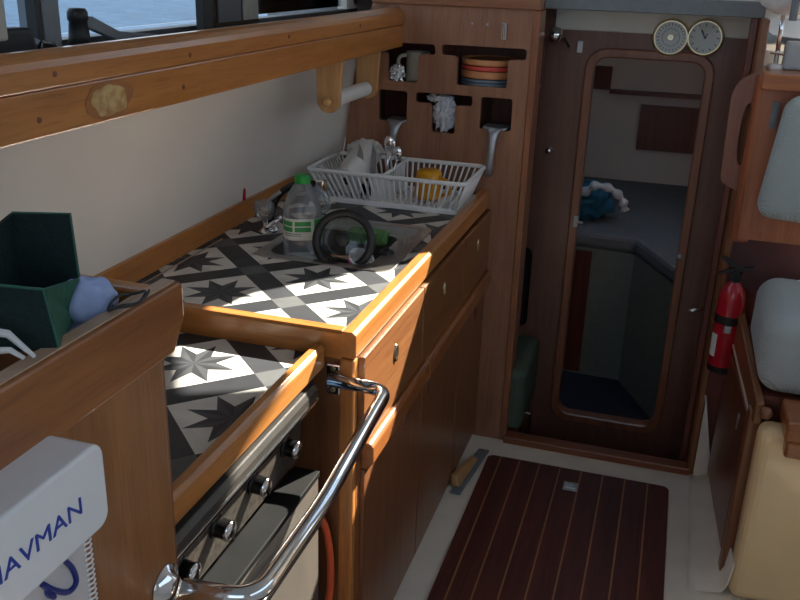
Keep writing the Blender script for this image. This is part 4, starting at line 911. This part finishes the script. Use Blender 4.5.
def sea_mat():
    m, nt, b = newmat('sea_water')
    tc = nt.nodes.new('ShaderNodeTexCoord'); nz = nt.nodes.new('ShaderNodeTexNoise'); nz.inputs['Scale'].default_value = 1.6; nz.inputs['Detail'].default_value = 8; nz.inputs['Roughness'].default_value = .65
    mp = nt.nodes.new('ShaderNodeMapping'); mp.inputs['Scale'].default_value = (.6, 1.6, 1); nt.links.new(tc.outputs['Object'], mp.inputs[0]); nt.links.new(mp.outputs[0], nz.inputs['Vector'])
    r = nt.nodes.new('ShaderNodeValToRGB'); r.color_ramp.elements[0].position = .35; r.color_ramp.elements[0].color = srgb(22, 44, 66); r.color_ramp.elements[1].position = .7; r.color_ramp.elements[1].color = srgb(42, 70, 96)
    nt.links.new(nz.outputs[0], r.inputs[0]); nt.links.new(r.outputs[0], b.inputs['Base Color'])
    bp = nt.nodes.new('ShaderNodeBump'); bp.inputs['Strength'].default_value = .6; bp.inputs['Distance'].default_value = .1
    nt.links.new(nz.outputs[0], bp.inputs['Height']); nt.links.new(bp.outputs[0], b.inputs['Normal']); setp(b, Roughness=.6, Specular_IOR_Level=.15); return m
o = MB().grid([[(-900, -900, -.9), (900, -900, -.9)], [(-900, 900, -.9), (900, 900, -.9)]]).build('sea', sea_mat())
o['kind'] = 'stuff'; tag(o, 'blue rippled sea outside the port window', 'sea')

# ------------------------------------------------------------------ light
S = Vector((-.60, -1.2, -1.0)).normalized()
sun = bpy.data.lights.new('sun', 'SUN'); sun.energy = 25.0; sun.angle = math.radians(.6); sun.color = (1, .90, .76)
so = bpy.data.objects.new('sun', sun); C.objects.link(so); so.rotation_euler = S.to_track_quat('-Z', 'Y').to_euler(); so.location = (0, 4, 5)
w = bpy.data.worlds.new('sky'); bpy.context.scene.world = w; w.use_nodes = True
nt = w.node_tree; nt.nodes.clear()
out = nt.nodes.new('ShaderNodeOutputWorld'); bg = nt.nodes.new('ShaderNodeBackground'); tc = nt.nodes.new('ShaderNodeTexCoord'); sp = nt.nodes.new('ShaderNodeSeparateXYZ')
rp = nt.nodes.new('ShaderNodeValToRGB'); rp.color_ramp.elements[0].position = .0; rp.color_ramp.elements[0].color = (.80, .90, 1, 1); rp.color_ramp.elements[1].position = .7; rp.color_ramp.elements[1].color = (.50, .66, .92, 1)
nt.links.new(tc.outputs['Generated'], sp.inputs[0]); nt.links.new(sp.outputs[2], rp.inputs[0]); nt.links.new(rp.outputs[0], bg.inputs[0]); bg.inputs[1].default_value = 1.4
nt.links.new(bg.outputs[0], out.inputs[0])
sc = bpy.context.scene
sc.view_settings.view_transform = 'Standard'; sc.view_settings.look = 'None'; sc.view_settings.gamma = 1; sc.view_settings.use_curve_mapping = False
sc.view_settings.exposure = 0.28
sc.cycles.max_bounces = 10; sc.cycles.diffuse_bounces = 6; sc.cycles.transparent_max_bounces = 12; sc.cycles.use_denoising = True
for o in bpy.data.objects:
    if '_o' in o: del o['_o']
GROUPS = {'dinner_plate': 'blue grey plates in the wide cut-out', 'cereal_bowl': 'bowls stacked in the wide cut-out', 'kitchen_knife': 'knives in the dish rack', 'utensil_hook': 'grey hooks in the square cut-outs'}
for o in bpy.data.objects:
    if o.parent is None:
        n = o.name.split('.')[0]
        if n in GROUPS: o['group'] = GROUPS[n]
        if n == 'steel_spoon': o['group'] = 'spoons in the sink' if 'sink' in o['label'] else 'spoons in the rack'
